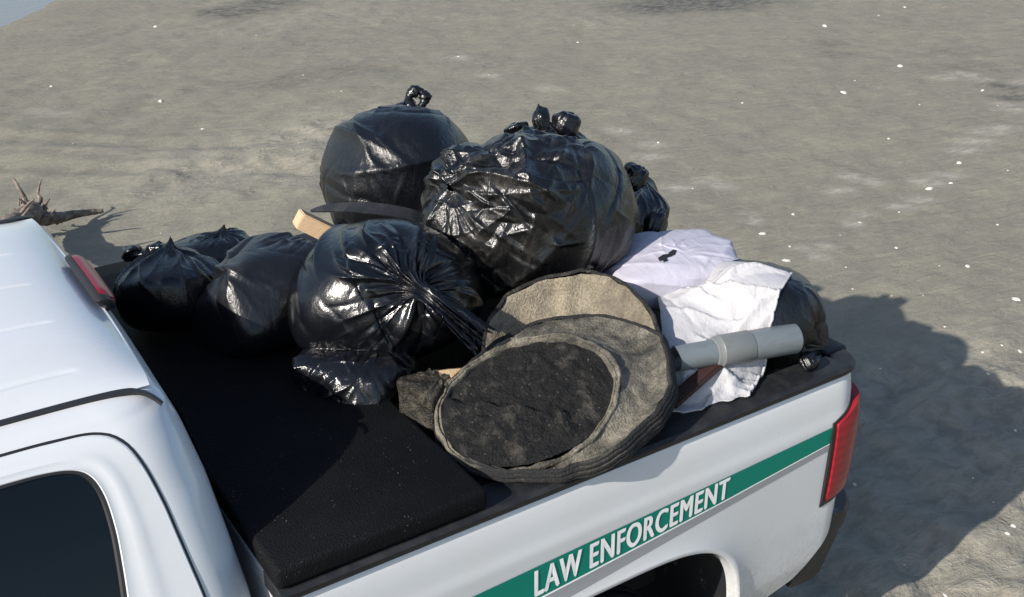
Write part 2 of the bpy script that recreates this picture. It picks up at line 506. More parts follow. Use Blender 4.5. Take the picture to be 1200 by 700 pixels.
def cab_ring(z, inset=0.0, ns=110):
    x0, x1 = front_x(z) + inset, back_x(z) - inset
    y0, y1 = side_y(z) + inset, W - side_y(z) - inset
    r = .13
    pts = []
    def seg(a, b, n): pts.extend([(a[0] + (b[0] - a[0]) * t, a[1] + (b[1] - a[1]) * t) for t in np.linspace(0, 1, n, endpoint=False)])
    def arc(cx, cy, a0, n=10): pts.extend([(cx + r * cos(a0 + t), cy + r * sin(a0 + t)) for t in np.linspace(0, pi / 2, n, endpoint=False)])
    seg((x0 + r, y0), (x1 - r, y0), ns); arc(x1 - r, y0 + r, -pi / 2)
    # back wall bows out a little in the middle
    for tt in np.linspace(0, 1, 24, endpoint=False):
        pts.append((x1 + .012 * sin(pi * tt), y0 + r + (y1 - y0 - 2 * r) * tt))
    arc(x1 - r, y1 - r, 0)
    seg((x1 - r, y1), (x0 + r, y1), ns); arc(x0 + r, y1 - r, pi / 2)
    seg((x0, y1 - r), (x0, y0 + r), 24); arc(x0 + r, y0 + r, pi)
    return np.array([(p[0], p[1], z) for p in pts])

# door outlines on the side of the cab, as (x, z)
rear_out = smooth_path([(-3.02, 1.784), (-2.80, 1.785), (-2.413, 1.782), (-2.31, 1.780), (-2.225, 1.775), (-2.178, 1.755), (-2.150, 1.708), (-2.130, 1.627),
                        (-2.120, 1.560), (-2.110, 1.49), (-2.098, 1.40), (-2.09, 1.25), (-2.10, 1.10), (-2.16, .95), (-2.27, .80), (-2.33, .62), (-2.42, .52), (-3.02, .50)], 6)
rear_win = smooth_path([(-2.97, 1.742), (-2.80, 1.745), (-2.60, 1.745), (-2.427, 1.743), (-2.343, 1.740), (-2.287, 1.731), (-2.257, 1.711), (-2.242, 1.669), (-2.240, 1.603),
                        (-2.246, 1.536), (-2.254, 1.473), (-2.266, 1.39), (-2.29, 1.355), (-2.45, 1.345), (-2.97, 1.345)], 6)
front_out = np.array([(-3.04, 1.784), (-3.04, .50), (-4.00, .50), (-4.06, .70), (-4.06, 1.26), (-4.00, 1.33), (-3.66, 1.70), (-3.58, 1.768), (-3.50, 1.784)])
front_win = np.array([(-3.12, 1.742), (-3.12, 1.345), (-3.90, 1.345), (-3.93, 1.37), (-3.66, 1.66), (-3.60, 1.715), (-3.50, 1.742)])

def in_poly(poly, x, y):
    x = np.asarray(x); ins = np.zeros(x.shape, bool)
    n = len(poly)
    for i in range(n):
        (xa, ya), (xb, yb) = poly[i], poly[(i + 1) % n]
        if ya == yb: continue
        c_ = ((ya > y) != (yb > y)) & (x < (xb - xa) * (y - ya) / (yb - ya) + xa)
        ins ^= c_
    return ins

def polar_hits(poly, cx, cz, ang):
    """radius from (cx, cz) to a star-shaped closed polyline at each angle"""
    out = np.full(len(ang), 1e9)
    n = len(poly)
    for i in range(n):
        a = np.array(poly[i]) - (cx, cz); b = np.array(poly[(i + 1) % n]) - (cx, cz)
        e = b - a
        for k, t in enumerate(ang):
            d = np.array([cos(t), sin(t)])
            det = d[0] * -e[1] + d[1] * e[0]
            if abs(det) < 1e-12: continue
            r = (a[0] * -e[1] + a[1] * e[0]) / det
            s = (d[0] * a[1] - d[1] * a[0]) / det
            if r > 0 and -1e-9 <= s <= 1 + 1e-9: out[k] = min(out[k], r)
    return out

levels = np.concatenate([np.linspace(.42, 1.30, 24), np.linspace(1.32, 1.74, 26), np.linspace(1.75, 1.812, 12)])
def cab_loft(inset, cut):
    R_ = np.stack([cab_ring(z, inset) for z in levels])
    n, mm = R_.shape[:2]
    Fc = grid_faces(n, mm, True)
    V = R_.reshape(-1, 3)
    cen = V[Fc].mean(1)
    kill = np.zeros(len(Fc), bool)
    for poly in cut:
        pc = np.asarray(poly).mean(0); wide = (np.asarray(poly) - pc) * (1.05, 1.09) + pc
        kill |= in_poly(wide, cen[:, 0], cen[:, 2]) & (cen[:, 1] < .6)
    Fc = Fc[~kill].tolist()
    Fc.append(list(range((n - 1) * mm, n * mm)))
    Fc.append(list(range(mm))[::-1])
    return V, Fc
V, Fc = cab_loft(0, [rear_win, front_win])
cab_body = mesh_obj('cab_body', V, Fc, M['paint'], truck)
cab_body.data.set_sharp_from_angle(angle=radians(40))
V, Fc = cab_loft(.035, [rear_win, front_win])
mesh_obj('cab_lining', V, Fc, M['interior'], truck)

# roof panel with pressed grooves, crowned, rolled down at its edges
nx_, ny_ = 130, 230
uu = np.linspace(-1, 1, ny_)
yr = W / 2 + uu * (W / 2 - .368)
ve = np.concatenate([np.linspace(0, .10, 30, endpoint=False), np.linspace(.10, .90, nx_ - 60), np.linspace(.905, 1, 30)])
XR = np.zeros((len(ve), ny_)); YR = np.zeros_like(XR); ZR = np.zeros_like(XR)
for i, v in enumerate(ve):
    xb = -2.068 + .018 * (1 - uu ** 2) - .10 * np.clip(np.abs(uu) - .9, 0, 1) ** 1.5
    xf = -3.58 + 0 * uu
    XR[i] = xb + (xf - xb) * v
    YR[i] = yr
dxr = -2.06 - XR
edge_y = (1 - np.abs(uu))[None, :] * (W / 2 - .368)
rise = (1 - np.exp(-np.maximum(dxr, 0) / .075)) * (1 - np.exp(-edge_y / .05)) * (1 - np.exp(-np.maximum(XR + 3.58, 0) / .12))
ZR = 1.806 + rise * (.030 + .034 * (1 - (uu ** 2)[None, :]))
for gy_, xe in ((.475, -2.205), (.72, -2.20), (.965, -2.20), (1.21, -2.20), (1.455, -2.205)):
    ZR -= .0045 * np.exp(-((YR - gy_) / .0055) ** 2) * smoothstep(xe + .01, xe - .03, XR) * smoothstep(-3.5, -3.4, XR)
mesh_obj('roof', np.stack([XR, YR, ZR], -1).reshape(-1, 3), grid_faces(len(ve), ny_), M['paint'], truck)

def ribbon(path, width_dir, w, th, up):
    """flat bar following a path"""
    path = np.asarray(path, float); n = len(path)
    wd = np.broadcast_to(np.asarray(width_dir, float), (n, 3)); up = np.broadcast_to(np.asarray(up, float), (n, 3))
    w = np.broadcast_to(np.asarray(w, float), (n,))[:, None]
    R_ = np.stack([path - wd * w / 2, path - wd * w / 2 + up * th, path + wd * w / 2 + up * th, path + wd * w / 2], 1)
    Fc = grid_faces(n, 4, True).tolist()
    Fc += [[3, 2, 1, 0], [4 * n - 4, 4 * n - 3, 4 * n - 2, 4 * n - 1]]
    return R_.reshape(-1, 3), Fc
for far in (0, 1):
    p = smooth_path([(-3.52, .372, 1.812), (-3.0, .374, 1.812), (-2.6, .376, 1.812), (-2.39, .374, 1.812), (-2.22, .369, 1.812), (-2.13, .360, 1.811), (-2.098, .346, 1.806), (-2.078, .326, 1.797), (-2.064, .306, 1.784)], 8)
    wd = np.zeros_like(p); wd[:, 1] = 1; wd[:, 0] = np.linspace(0, 1, len(p)) ** 8 * .7
    wd /= np.linalg.norm(wd, axis=1)[:, None]
    up = np.stack([np.linspace(0, 1, len(p)) ** 10 * .6, -.25 - 0 * p[:, 0], 0 * p[:, 0] + .95], 1); up /= np.linalg.norm(up, axis=1)[:, None]
    p = p - up * .004
    if far: p[:, 1] = W - p[:, 1]; wd[:, 1] *= -1; up[:, 1] *= -1
    V, Fc = ribbon(p, wd, np.interp(np.linspace(0, 1, len(p)), [0, .85, 1], [.021, .021, .008]), .0075, up)
    mesh_obj('roof_moulding', V, Fc, M['rubber'], truck, smooth=False)

def make_door(far, out, win, cx, cz):
    ang = np.linspace(0, 2 * pi, 240, endpoint=False)
    ro, rw = polar_hits(out, cx, cz, ang), polar_hits(win, cx, cz, ang)
    def ring(r, off):
        x = cx + r * np.cos(ang); z = cz + r * np.sin(ang)
        y = side_y(z) - off
        if far: y = W - y
        return np.stack([x, y, z], 1)
    def strip(rings, name, m, parent, smooth=True):
        R_ = np.concatenate(rings)
        Fc = grid_faces(len(rings), len(ang), True)
        if far: Fc = Fc[:, ::-1]
        o = mesh_obj(name, R_, Fc, m, parent, smooth)
        o.data.set_sharp_from_angle(angle=radians(35))
        return o
    rings = [ring(ro, -.012), ring(ro, .0025), ring(ro - .0025, .005)]
    for k in np.linspace(.06, .94, 9):
        lift = .004 * np.exp(-((k - .62) / .10) ** 2)            # a soft raised bead round the window
        rings.append(ring(ro + (rw - ro) * k, .005 + lift))
    rings += [ring(rw + .004, .006), ring(rw + .001, .004), ring(rw, -.006)]
    door = strip(rings, 'door', M['paint'], truck)
    strip([ring(ro - .001, .0012), ring(ro + .0055, .0012)], 'door_seal', M['rubber'], door)
    strip([ring(rw + .001, .0045), ring(rw - .006, .0035), ring(rw - .010, -.002), ring(rw - .010, -.006)], 'window_seal', M['rubber'], door)
    zr = [ring(rw * k, .0015 if far else -.003) for k in (1.0, .8, .6, .4, .2)]
    R_ = np.concatenate(zr); Fc = grid_faces(5, len(ang), True).tolist(); Fc.append(list(range(4 * len(ang), 5 * len(ang))))
    if far: Fc = [f[::-1] for f in Fc]
    mesh_obj('window_glass', R_, Fc, M['darkglass'] if far else M['glass'], door)
    hx = out[:, 0].max() - .12 if out is rear_out else -3.16
    y0, y1 = (-.055, -.02) if not far else (W + .02, W + .055)
    bm = box_bm(hx - .16, hx, y0, y1, 1.085, 1.125, .012, 3)
    bm_obj('door_handle', bm, M['paint'], door, True)
    return door
for far in (0, 1):
    make_door(far, rear_out, rear_win, -2.58, 1.52)
    make_door(far, front_out, front_win, -3.50, 1.50)

# windscreen and rear window lie just proud of the shell
def glass_patch(xfun, sgn, z0, z1, yin, name):
    zz = np.linspace(z0, z1, 14); R_ = []
    for z in zz:
        ys = np.linspace(side_y(z) + yin, W - side_y(z) - yin, 20)
        bow = .012 * np.sin(pi * (ys - .13) / (W - .26)) if sgn > 0 else 0
        R_.append(np.stack([np.full(20, xfun(z) + sgn * .005) + bow, ys, np.full(20, z)], 1))
    mesh_obj(name, np.concatenate(R_), grid_faces(14, 20), M['darkglass'], truck)
glass_patch(front_x, -1, 1.30, 1.76, .16, 'windscreen')
glass_patch(back_x, 1, 1.33, 1.70, .17, 'rear_window')

# seats seen dimly through the tinted side glass
for sx in (-2.55, -3.45):
    for sy in (.42, 1.18):
        s = bm_obj('seat', box_bm(sx - .02, sx + .14, sy - .02, sy + .42, .85, 1.38, .05, 3), M['interior'], truck, True)
        bm_obj('headrest', box_bm(sx + .03, sx + .13, sy + .06, sy + .33, 1.42, 1.62, .045, 3), M['interior'], s, True)

# third brake lamp at the back of the roof
cy = np.linspace(.815, 1.165, 22)
prof = [(-.026, .000), (-.018, .008), (-.004, .011), (.010, .006), (.024, -.010), (.026, -.04), (.0, -.05)]
def lamp_strip(pr, y, name, m, parent, shr=0.0):
    R_ = []
    for yv in y:
        e = min(1, (min(yv - y[0], y[-1] - yv) + .004) / .03) ** .5
        xb = -2.063 + .018 * (1 - ((yv - W / 2) / .61) ** 2)
        R_.append([(xb + a * (.6 + .4 * e), yv, 1.832 + b * e) for a, b in pr])
    n = len(pr)
    Fc = grid_faces(len(y), n, True).tolist() + [list(range(n))[::-1], list(range((len(y) - 1) * n, len(y) * n))]
    o = mesh_obj(name, np.array(R_).reshape(-1, 3), Fc, m, parent); o.data.set_sharp_from_angle(angle=radians(50)); return o
brake = lamp_strip(prof, cy, 'brake_lamp', M['rubber'], truck)
lamp_strip([(-.010, .0150), (.004, .0145), (.020, .004), (.031, -.012), (.032, -.036), (.01, -.03)], cy[1:-1], 'lens', M['red'], brake)

# hood, front fenders and grille block (out of view; keeps the truck whole)
hz = []
for x in np.linspace(-4.32, -5.62, 30):
    f = (x + 4.32) / -1.30
    z_top = 1.235 - .10 * f ** 1.6
    yin = .02 + .07 * f ** 3
    ring = []
    for a in np.linspace(0, 1, 40):
        y = yin + (W - 2 * yin) * a
        e = min(a, 1 - a)
        ring.append((x - .06 * (1 - (2 * a - 1) ** 2) * f, y, z_top - .12 * math.exp(-e / .03) + .03 * (1 - (2 * a - 1) ** 2)))
    ring = [(x, yin, .48)] + [(x, yin - .01, .9)] + ring + [(x, W - yin + .01, .9)] + [(x, W - yin, .48)]
    hz.append(ring)
hz = np.array(hz); n, mm = hz.shape[:2]
Fc = grid_faces(n, mm, True)
cen = hz.reshape(-1, 3)[Fc].mean(1)
Fc = Fc[~((np.hypot((cen[:, 0] + 4.70) / .50, (cen[:, 2] - .42) / .50) < 1) & ((cen[:, 1] < .1) | (cen[:, 1] > W - .1)))].tolist()
Fc.append(list(range((n - 1) * mm, n * mm)))
mesh_obj('hood', hz.reshape(-1, 3), Fc, M['paint'], truck)
bm_obj('grille', box_bm(-5.75, -5.60, .45, W - .45, .70, 1.06, .02), M['plastic'], truck)
for y in (.12, W - .42):
    bm_obj('headlight', box_bm(-5.73, -5.58, y, y + .30, .80, 1.06, .02), M['chrome'], truck)
bm_obj('front_bumper', box_bm(-5.86, -5.60, .05, W - .05, .42, .68, .04, 3), M['chrome'], truck, True)
for y0, y1 in ((-.30, -.06), (W + .06, W + .30)):
    bm_obj('side_mirror', box_bm(-4.02, -3.90, y0, y1, 1.28, 1.52, .03, 3), M['plastic'], truck, True)
    bm_obj('mirror_arm', box_bm(-3.98, -3.92, min(y0, y1) + .1, max(y0, y1) + (.10 if y0 < 0 else -.26), 1.27, 1.32, .01), M['plastic'], truck)

# ---------------------------------------------------------------- bed sides
AXC, AZC, AW, AH = -1.005, .40, .535, .585          # wheel arch
def arch_r(t):
    p = 3.6
    return (abs(cos(t) / AW) ** p + abs(sin(t) / AH) ** p) ** (-1 / p)
ZT, ZB, S0, S1 = 1.372, .53, -1.945, .055
def bed_y(s, z):
    y = np.interp(z, [.50, .56, .66, .85, 1.05, 1.215, 1.232, 1.30, 1.345, 1.372], [.075, .03, .012, .002, -.004, -.008, -.003, .004, .014, .032])
    return y
_bz = np.linspace(.5, 1.372, 300); _by = bed_y(0, _bz); _by[6:-6] = np.convolve(_by, np.ones(9) / 9, 'same')[6:-6]
def bed_pt(s, z, off=0.0):
    """point of the side skin; s runs along the truck and round the rear corner"""
    z = max(z, float(np.interp(s, [-.34, -.17, .055], [.50, .63, .85]))) if s > -.34 else z
    dz, dx = z - AZC, s - AXC
    t = math.atan2(dz, dx)
    d = math.hypot(dx, dz) - arch_r(t)
    flare = -.020 * math.exp(-max(d, 0) / .05)
    y = float(np.interp(z, _bz, _by)) + flare - off
    r = .105
    if s <= -.10: return (s, y, z)
    a = (s + .10) / r
    return (-.10 + (r + off) * sin(a), y + (r + off) * (1 - cos(a)) - off * 0 + 0, z)
def far_y(v): return (v[0], W - v[1], v[2])
def bed_side(far):
    ang = []
    a0 = math.atan2(ZB - AZC, S0 - AXC) + 2 * pi          # left foot of the arch outline
    a_end = math.atan2(ZB - AZC, S1 - AXC)
    ang = np.linspace(a_end, a0 - 2 * pi if a0 - 2 * pi > a_end else a0, 320)
    # angles run from the rear foot over the top to the front foot; outer boundary is the rectangle
    a_s = math.asin((ZB - AZC) / .53)
    ang = np.linspace(a_s, pi - a_s, 320)
    corners = [math.atan2(ZT - AZC, S1 - AXC), math.atan2(ZT - AZC, S0 - AXC)]
    for c_ in corners: ang[np.argmin(abs(ang - c_))] = c_
    ang.sort()
    rows = []
    ks = np.concatenate([np.linspace(0, .25, 10), np.linspace(.3, 1, 26)])
    for t in ang:
        c_, s_ = cos(t), sin(t)
        r_out = 1e9
        if s_ > 1e-6: r_out = min(r_out, (ZT - AZC) / s_)
        if c_ > 1e-6: r_out = min(r_out, (S1 - AXC) / c_)
        if c_ < -1e-6: r_out = min(r_out, (S0 - AXC) / c_)
        r_in = arch_r(t)
        row = []
        x, z = AXC + r_in * c_, AZC + r_in * s_
        q = bed_pt(x, z)
        row += [(q[0] - .012 * c_, q[1] + .045, q[2] - .012 * s_), (q[0] - .004 * c_, q[1] + .012, q[2] - .004 * s_)]
        for k in ks:
            r = r_in + (r_out - r_in) * k
            row.append(bed_pt(AXC + r * c_, AZC + r * s_))
        rows.append(row)
    R_ = np.array(rows)
    if far: R_[:, :, 1] = W - R_[:, :, 1]
    Fc = grid_faces(*R_.shape[:2])
    if not far: Fc = Fc[:, ::-1]
    o = mesh_obj('bed_side', R_.reshape(-1, 3), Fc, M['paint'], truck)
    # the feet under the outline: front and rear lower panels
    for s_a, s_b, nm in ((S0, AXC - arch_r(pi - a_s) * cos(a_s), 'rocker'), (AXC + arch_r(a_s) * cos(a_s), S1, 'rocker')):
        pass
    return o
def low_patch(far, s0, s1, z0, z1, parent):
    ss = np.linspace(s0, s1, 30); zz = np.linspace(z0, z1, 6)
    R_ = np.array([[bed_pt(s, z) for s in ss] for z in zz])
    if far: R_[:, :, 1] = W - R_[:, :, 1]
    mesh_obj('lower_panel', R_.reshape(-1, 3), grid_faces(6, 30), M['paint'], parent)

def side_strip(far, top, bot, off, name, m, parent, s0=None, s1=None, n=90, rows=5):
    """decal following the skin; top/bot are lists of (s, z)"""
    ss = np.linspace(s0, s1, n)
    zt = np.interp(ss, [p[0] for p in top], [p[1] for p in top]); zb = np.interp(ss, [p[0] for p in bot], [p[1] for p in bot])
    R_ = np.array([[bed_pt(s, zb[i] + (zt[i] - zb[i]) * k, off) for i, s in enumerate(ss)] for k in np.linspace(0, 1, rows)])
    if far: R_[:, :, 1] = W - R_[:, :, 1]
    return mesh_obj(name, R_.reshape(-1, 3), grid_faces(rows, n), m, parent)

G_TOP = [(-1.94, 1.142), (-1.45, 1.158), (-.145, 1.198), (0.06, 1.2)]
G_BOT = [(-1.94, 1.018), (-1.238, 1.057), (-.574, 1.101), (-.145, 1.139), (.06, 1.15)]
Y_TOP = [(-1.94, 1.010), (-1.238, 1.050), (-.574, 1.095), (-.145, 1.134), (.06, 1.145)]
Y_BOT = [(-1.94, .960), (-1.167, 1.014), (-.574, 1.070), (-.139, 1.113), (.06, 1.12)]
text_curve = bpy.data.curves.new('lettering_text', 'FONT')
text_curve.body = 'LAW ENFORCEMENT'
text_curve.size = 1.0
text_curve.offset = .0
text_curve.space_character = 1.12
tmp = bpy.data.objects.new('tmp', text_curve); COL.objects.link(tmp)
bpy.context.view_layer.update()
tm = bpy.data.meshes.new_from_object(tmp.evaluated_get(bpy.context.evaluated_depsgraph_get()))
bm = bmesh.new(); bm.from_mesh(tm)
bmesh.ops.triangulate(bm, faces=bm.faces)
TV = np.array([v.co[:] for v in bm.verts]); TF = [[v.index for v in f.verts] for f in bm.faces]
bm.free(); bpy.data.objects.remove(tmp)
TV[:, 0] -= TV[:, 0].min(); TV[:, 0] /= TV[:, 0].max()
TV[:, 1] -= TV[:, 1].min(); TV[:, 1] /= TV[:, 1].max()

for far in (0, 1):
    side = bed_side(far)
    zlo = ZB
    g = side_strip(far, G_TOP, G_BOT, .0015, 'green_stripe', M['green'], side, -1.94, -.132)
    side_strip(far, [(a, b - .0005) for a, b in G_BOT], [(a, b + .0005) for a, b in Y_TOP], .0015, 'white_pinstripe', M['whitedecal'], side, -1.94, -.132, rows=2)
    side_strip(far, Y_TOP, Y_BOT, .0015, 'grey_stripe', M['greydecal'], side, -1.94, -.132)
    # lettering
    P_, TF3 = [], []
    for lay, (du, dv) in enumerate(((-.0038, .02), (0, -.02), (.0038, .02))):          # overlaid to embolden the strokes
        TF3 += [[q + len(P_) for q in f] for f in TF]
        for u, v in TV[:, :2]:
            uu_ = (u if not far else 1 - u) + du
            s = -1.262 + .690 * uu_
            zb = np.interp(s, [-1.262, -.574], [1.066, 1.108])
            zt = np.interp(s, [-1.262, -.574], [1.152, 1.181])
            q = bed_pt(s, zb + (zt - zb) * (v + dv), .0026 + .0003 * lay)
            P_.append(q if not far else far_y(q))
    mesh_obj('lettering', P_, TF3, M['whitedecal'], side, smooth=False)
    # tail lamp wrapping round the rear corner
    def tl(s_list, f_top, f_bot, off, name, m, parent, edge=True):
        ss = np.linspace(*s_list, 26)
        rows = []
        ks = np.linspace(0, 1, 12)
        for k in ks:
            rows.append([bed_pt(s, f_bot(s) + (f_top(s) - f_bot(s)) * k, off + .006 * sin(pi * k) ** .5 + (.020 * float(smoothstep(-.09, .03, s)) if off > .01 else 0)) for s in ss])
        R_ = np.array(rows)
        back = R_.copy(); back[:, :, 1] += .02
        A = R_
        n, mm = A.shape[:2]
        # close the rim towards the body
        rim = np.concatenate([A[0, :], A[1:, -1], A[-1, ::-1][1:], A[::-1, 0][1:-1]])
        rim2 = np.array([[p[0], p[1], p[2]] for p in rim]); 
        ctr = np.array([-.10, .105])
        for i, p in enumerate(rim2):
            if p[0] <= -.10: p[1] += off + .012
            else:
                d = p[:2] - ctr; d /= np.linalg.norm(d); p[:2] -= d * (off + .012)
        V = np.concatenate([A.reshape(-1, 3), rim, rim2]); k0 = n * mm; kr = len(rim)
        Fc = grid_faces(n, mm).tolist()
        for i in range(kr):
            j = (i + 1) % kr
            Fc.append([k0 + j, k0 + i, k0 + kr + i, k0 + kr + j])
        if far: V[:, 1] = W - V[:, 1]; Fc = [f[::-1] for f in Fc]
        return mesh_obj(name, V, Fc, m, parent)
    ft = lambda s: np.interp(s, [-.135, -.02, .05], [1.213, 1.262, 1.275])
    fb = lambda s: np.interp(s, [-.145, .05], [.888, .915])
    lamp = tl((-.142, .045), ft, fb, .004, 'tail_light', M['rubber'], truck)
    tl((-.126, .056), lambda s: ft(s) - .010, lambda s: fb(s) + .022, .012, 'lens', M['red'], lamp)
    # black cap along the bed rail
    pr_ = [(.006, 1.366), (.004, 1.380), (.014, 1.3895), (.110, 1.3895), (.118, 1.383), (.118, 1.34), (.03, 1.34)]
    path = [(s, 0) for s in np.linspace(-1.945, -.09, 40)] + [(-.09 + .095 * sin(a), .095 * (1 - cos(a))) for a in np.linspace(.1, pi / 2, 10)]
    rows = []
    for (x, y) in path:
        a = 0 if x <= -.0901 else math.asin(min(1, (x + .09) / .095))
        rows.append([(x - (yy) * sin(a), y + (yy) * cos(a), zz) for yy, zz in pr_])
    R_ = np.array(rows); n, mm = R_.shape[:2]
    Fc = grid_faces(n, mm, True).tolist() + [list(range(mm))[::-1], list(range((n - 1) * mm, n * mm))]
    V = R_.reshape(-1, 3)
    if far: V[:, 1] = W - V[:, 1]; Fc = [f[::-1] for f in Fc]
    mesh_obj('rail_cap', V, Fc, M['plastic'], truck).data.set_sharp_from_angle(angle=radians(35))
    # wheel housing
    ta = np.linspace(-.15, pi + .15, 40)
    rows = [[(AXC + arch_r(a) * .995 * cos(a), yv, AZC + arch_r(a) * .995 * sin(a)) for a in ta] for yv in (.02, .30, .55)]
    R_ = np.array(rows)
    back = list(range(2 * 40, 3 * 40))
    V = R_.reshape(-1, 3)
    if far: V[:, 1] = W - V[:, 1]
    mesh_obj('wheel_housing', V, grid_faces(3, 40).tolist() + [back], M['bumper'], truck)

# bed front wall, tailgate with black spoiler cap, tailgate handle, bumper, frame
bm_obj('bed_front_wall', box_bm(-1.943, -1.92, .05, W - .05, .62, 1.372, .006), M['paint'], truck)
bm_obj('tailgate', box_bm(-.055, -.004, .10, W - .10, .66, 1.366, .012, 3), M['paint'], truck, True, 40)
bm_obj('tailgate_cap', box_bm(-.075, .020, .104, W - .104, 1.36, 1.3895, .010, 3), M['plastic'], truck, True, 40)
bm_obj('tailgate_handle', box_bm(-.01, .012, W / 2 - .14, W / 2 + .14, 1.17, 1.27, .008), M['plastic'], truck)
bmp = bmesh.new()
rows = []
for y in np.linspace(.03, W - .03, 60):
    e = min(y - .03, W - .03 - y)
    x = .17 - .13 * math.exp(-e / .06)
    rows.append([(-.20, y, .56), (x - .14, y, .545), (x - .10, y, .56), (x, y, .755), (x - .02, y, .79), (-.14, y, .795)])
R_ = np.array(rows); n, mm = R_.shape[:2]
bmo = mesh_obj('rear_bumper', R_.reshape(-1, 3), grid_faces(n, mm, True).tolist() + [list(range(mm))[::-1], list(range((n - 1) * mm, n * mm))], M['bumper'], truck)
bmo.data.set_sharp_from_angle(angle=radians(40)); bmp.free()
bm_obj('chassis', box_bm(-5.3, -.12, .40, W - .40, .45, .66, .01), M['interior'], truck)
bm_obj('bed_floor', box_bm(-1.92, -.06, .56, W - .56, .80, .86, .005), M['plastic'], truck)

# bed cover: flat panels, the front one doubled up by a folded panel
cover = bm_obj('bed_cover', box_bm(-1.92, -.078, .121, W - .121, 1.352, 1.3865, .004), M['vinyl'], truck)
nx_, ny_ = 40, 110
cx_ = np.linspace(0, 1, nx_); cyy = np.linspace(0, 1, ny_)
def slab(x0, x1, y0, y1, z0, z1, bev, name, seed):
    """soft-edged padded slab"""
    R_ = []
    us = np.concatenate([[0, .0], np.linspace(0, 1, 60), [1, 1]])
    bm = box_bm(x0, x1, y0, y1, z0, z1, bev, 4)
    o = bm_obj(name, bm, M['vinyl'], cover, True, 60)
    return o
slab(-1.950, -1.385, .014, W - .014, 1.391, 1.452, .016, 'cover_panel', 2)
for x in (-.98, -.56):
    bm_obj('cover_seam', box_bm(x - .012, x + .012, .125, W - .125, 1.386, 1.3905, .0015), M['rubber'], cover)

# wheels
def lathe(profile, axis_c, y0, seg=64):
    th = np.linspace(0, 2 * pi, seg, endpoint=False)
    R_ = np.array([[(axis_c[0] + r * cos(a), y0 + y, axis_c[1] + r * sin(a)) for a in th] for r, y in profile])
    return R_.reshape(-1, 3), grid_faces(len(profile), seg, True)
for wx_ in (AXC, -4.70):
    for y0, sg in ((.02, 1), (W - .02, -1)):
        tyre_p = [(.20, .04), (.23, .01), (.31, .0), (.36, .012), (.385, .03), (.392, .06), (.382, .065), (.392, .07), (.394, .11), (.383, .115), (.394, .12),
                  (.394, .16), (.383, .165), (.394, .17), (.390, .215), (.38, .24), (.33, .262), (.23, .25), (.20, .22)]
        V, Fc = lathe([(r, sg * y) for r, y in tyre_p], (wx_, .392), y0)
        wheel = mesh_obj('wheel', V, Fc if sg < 0 else Fc[:, ::-1], M['rubber'], truck)
        V, Fc = lathe([(.205, sg * .04), (.19, sg * .05), (.185, sg * .07), (.12, sg * .055), (.06, sg * .04), (.055, sg * .03), (.001, sg * .03)], (wx_, .392), y0, 40)
        mesh_obj('rim', V, Fc, M['chrome'], wheel)

# ================================================================== rubbish: film bags are relaxed as inextensible skins round their contents
CONTENTS = []          # solids already placed: (centre, radial function, bounding radius)

def unit(v):
    v = np.asarray(v, float); return v / np.linalg.norm(v)

def cam_vec(r, u, f):
    """direction given as right / up / away as seen from the photograph's standpoint"""
    return unit(CR * r + CU * u + CF * f)

def con(P, ia, ib, rest, ks, kc):
    A = P[ia]; B = P[ib]
    d = B - A
    l = np.sqrt((d * d).sum(-1)) + 1e-9
    e = (l - rest) / l
    e = np.where(e > 0, ks, kc) * e * .5
    d *= e[..., None]
    P[ia] = A + d
    P[ib] = B - d

def grid_cons(n, m, wrap):
    S = np.s_
    out = []
    if wrap:
        out += [('c', S[:, 0:m:2], S[:, 1:m:2], S[:, 0:m:2])]
        j = np.arange(1, m, 2); j2 = (j + 1) % m
        out += [('c', (slice(None), j), (slice(None), j2), S[:, 1:m:2])]
    else:
        e = m - 1
        out += [('c', S[:, 0:e:2], S[:, 1:e + 1:2], S[:, 0:e:2]), ('c', S[:, 1:e:2], S[:, 2:e + 1:2], S[:, 1:e:2])]
    e = n - 1
    out += [('m', S[0:e:2, :], S[1:e + 1:2, :], S[0:e:2, :]), ('m', S[1:e:2, :], S[2:e + 1:2, :], S[1:e:2, :])]
    return out

def content(center, axes, yaw=0.0, seed=0, lump=.06, p=9.0, nl=16, tilt=0.0, facet=.55):
    """lumpy, softly faceted convex stuffing; returns centre, radius as a function of direction, reach"""
    rng = np.random.default_rng(seed)
    D = rng.standard_normal((nl, 3)); D /= np.linalg.norm(D, axis=1)[:, None]
    D = np.concatenate([D, np.array([[1, 0, 0], [-1, 0, 0], [0, 1, 0], [0, -1, 0], [0, 0, 1], [0, 0, -1]], float)])
    H = rng.uniform(1 - lump * 1.6, 1.0, len(D))
    Rz = np.array([[cos(yaw), sin(yaw), 0], [-sin(yaw), cos(yaw), 0], [0, 0, 1]])
    Rt = np.array([[cos(tilt), 0, sin(tilt)], [0, 1, 0], [-sin(tilt), 0, cos(tilt)]])
    Rm = Rt @ Rz
    ax = np.array(axes, float)
    def r(d):
        q = (d @ Rm.T) / ax
        l = np.sqrt((q * q).sum(-1))
        u = q / l[..., None]
        s = (np.maximum(u @ D.T, 0) / H) ** p
        fac = s.sum(-1) ** (-1 / p)
        fac = 1 - facet + facet * fac / .93          # blend of ellipsoid and facets
        return fac / l
    return np.array(center, float), r, float(max(ax) * 1.25)

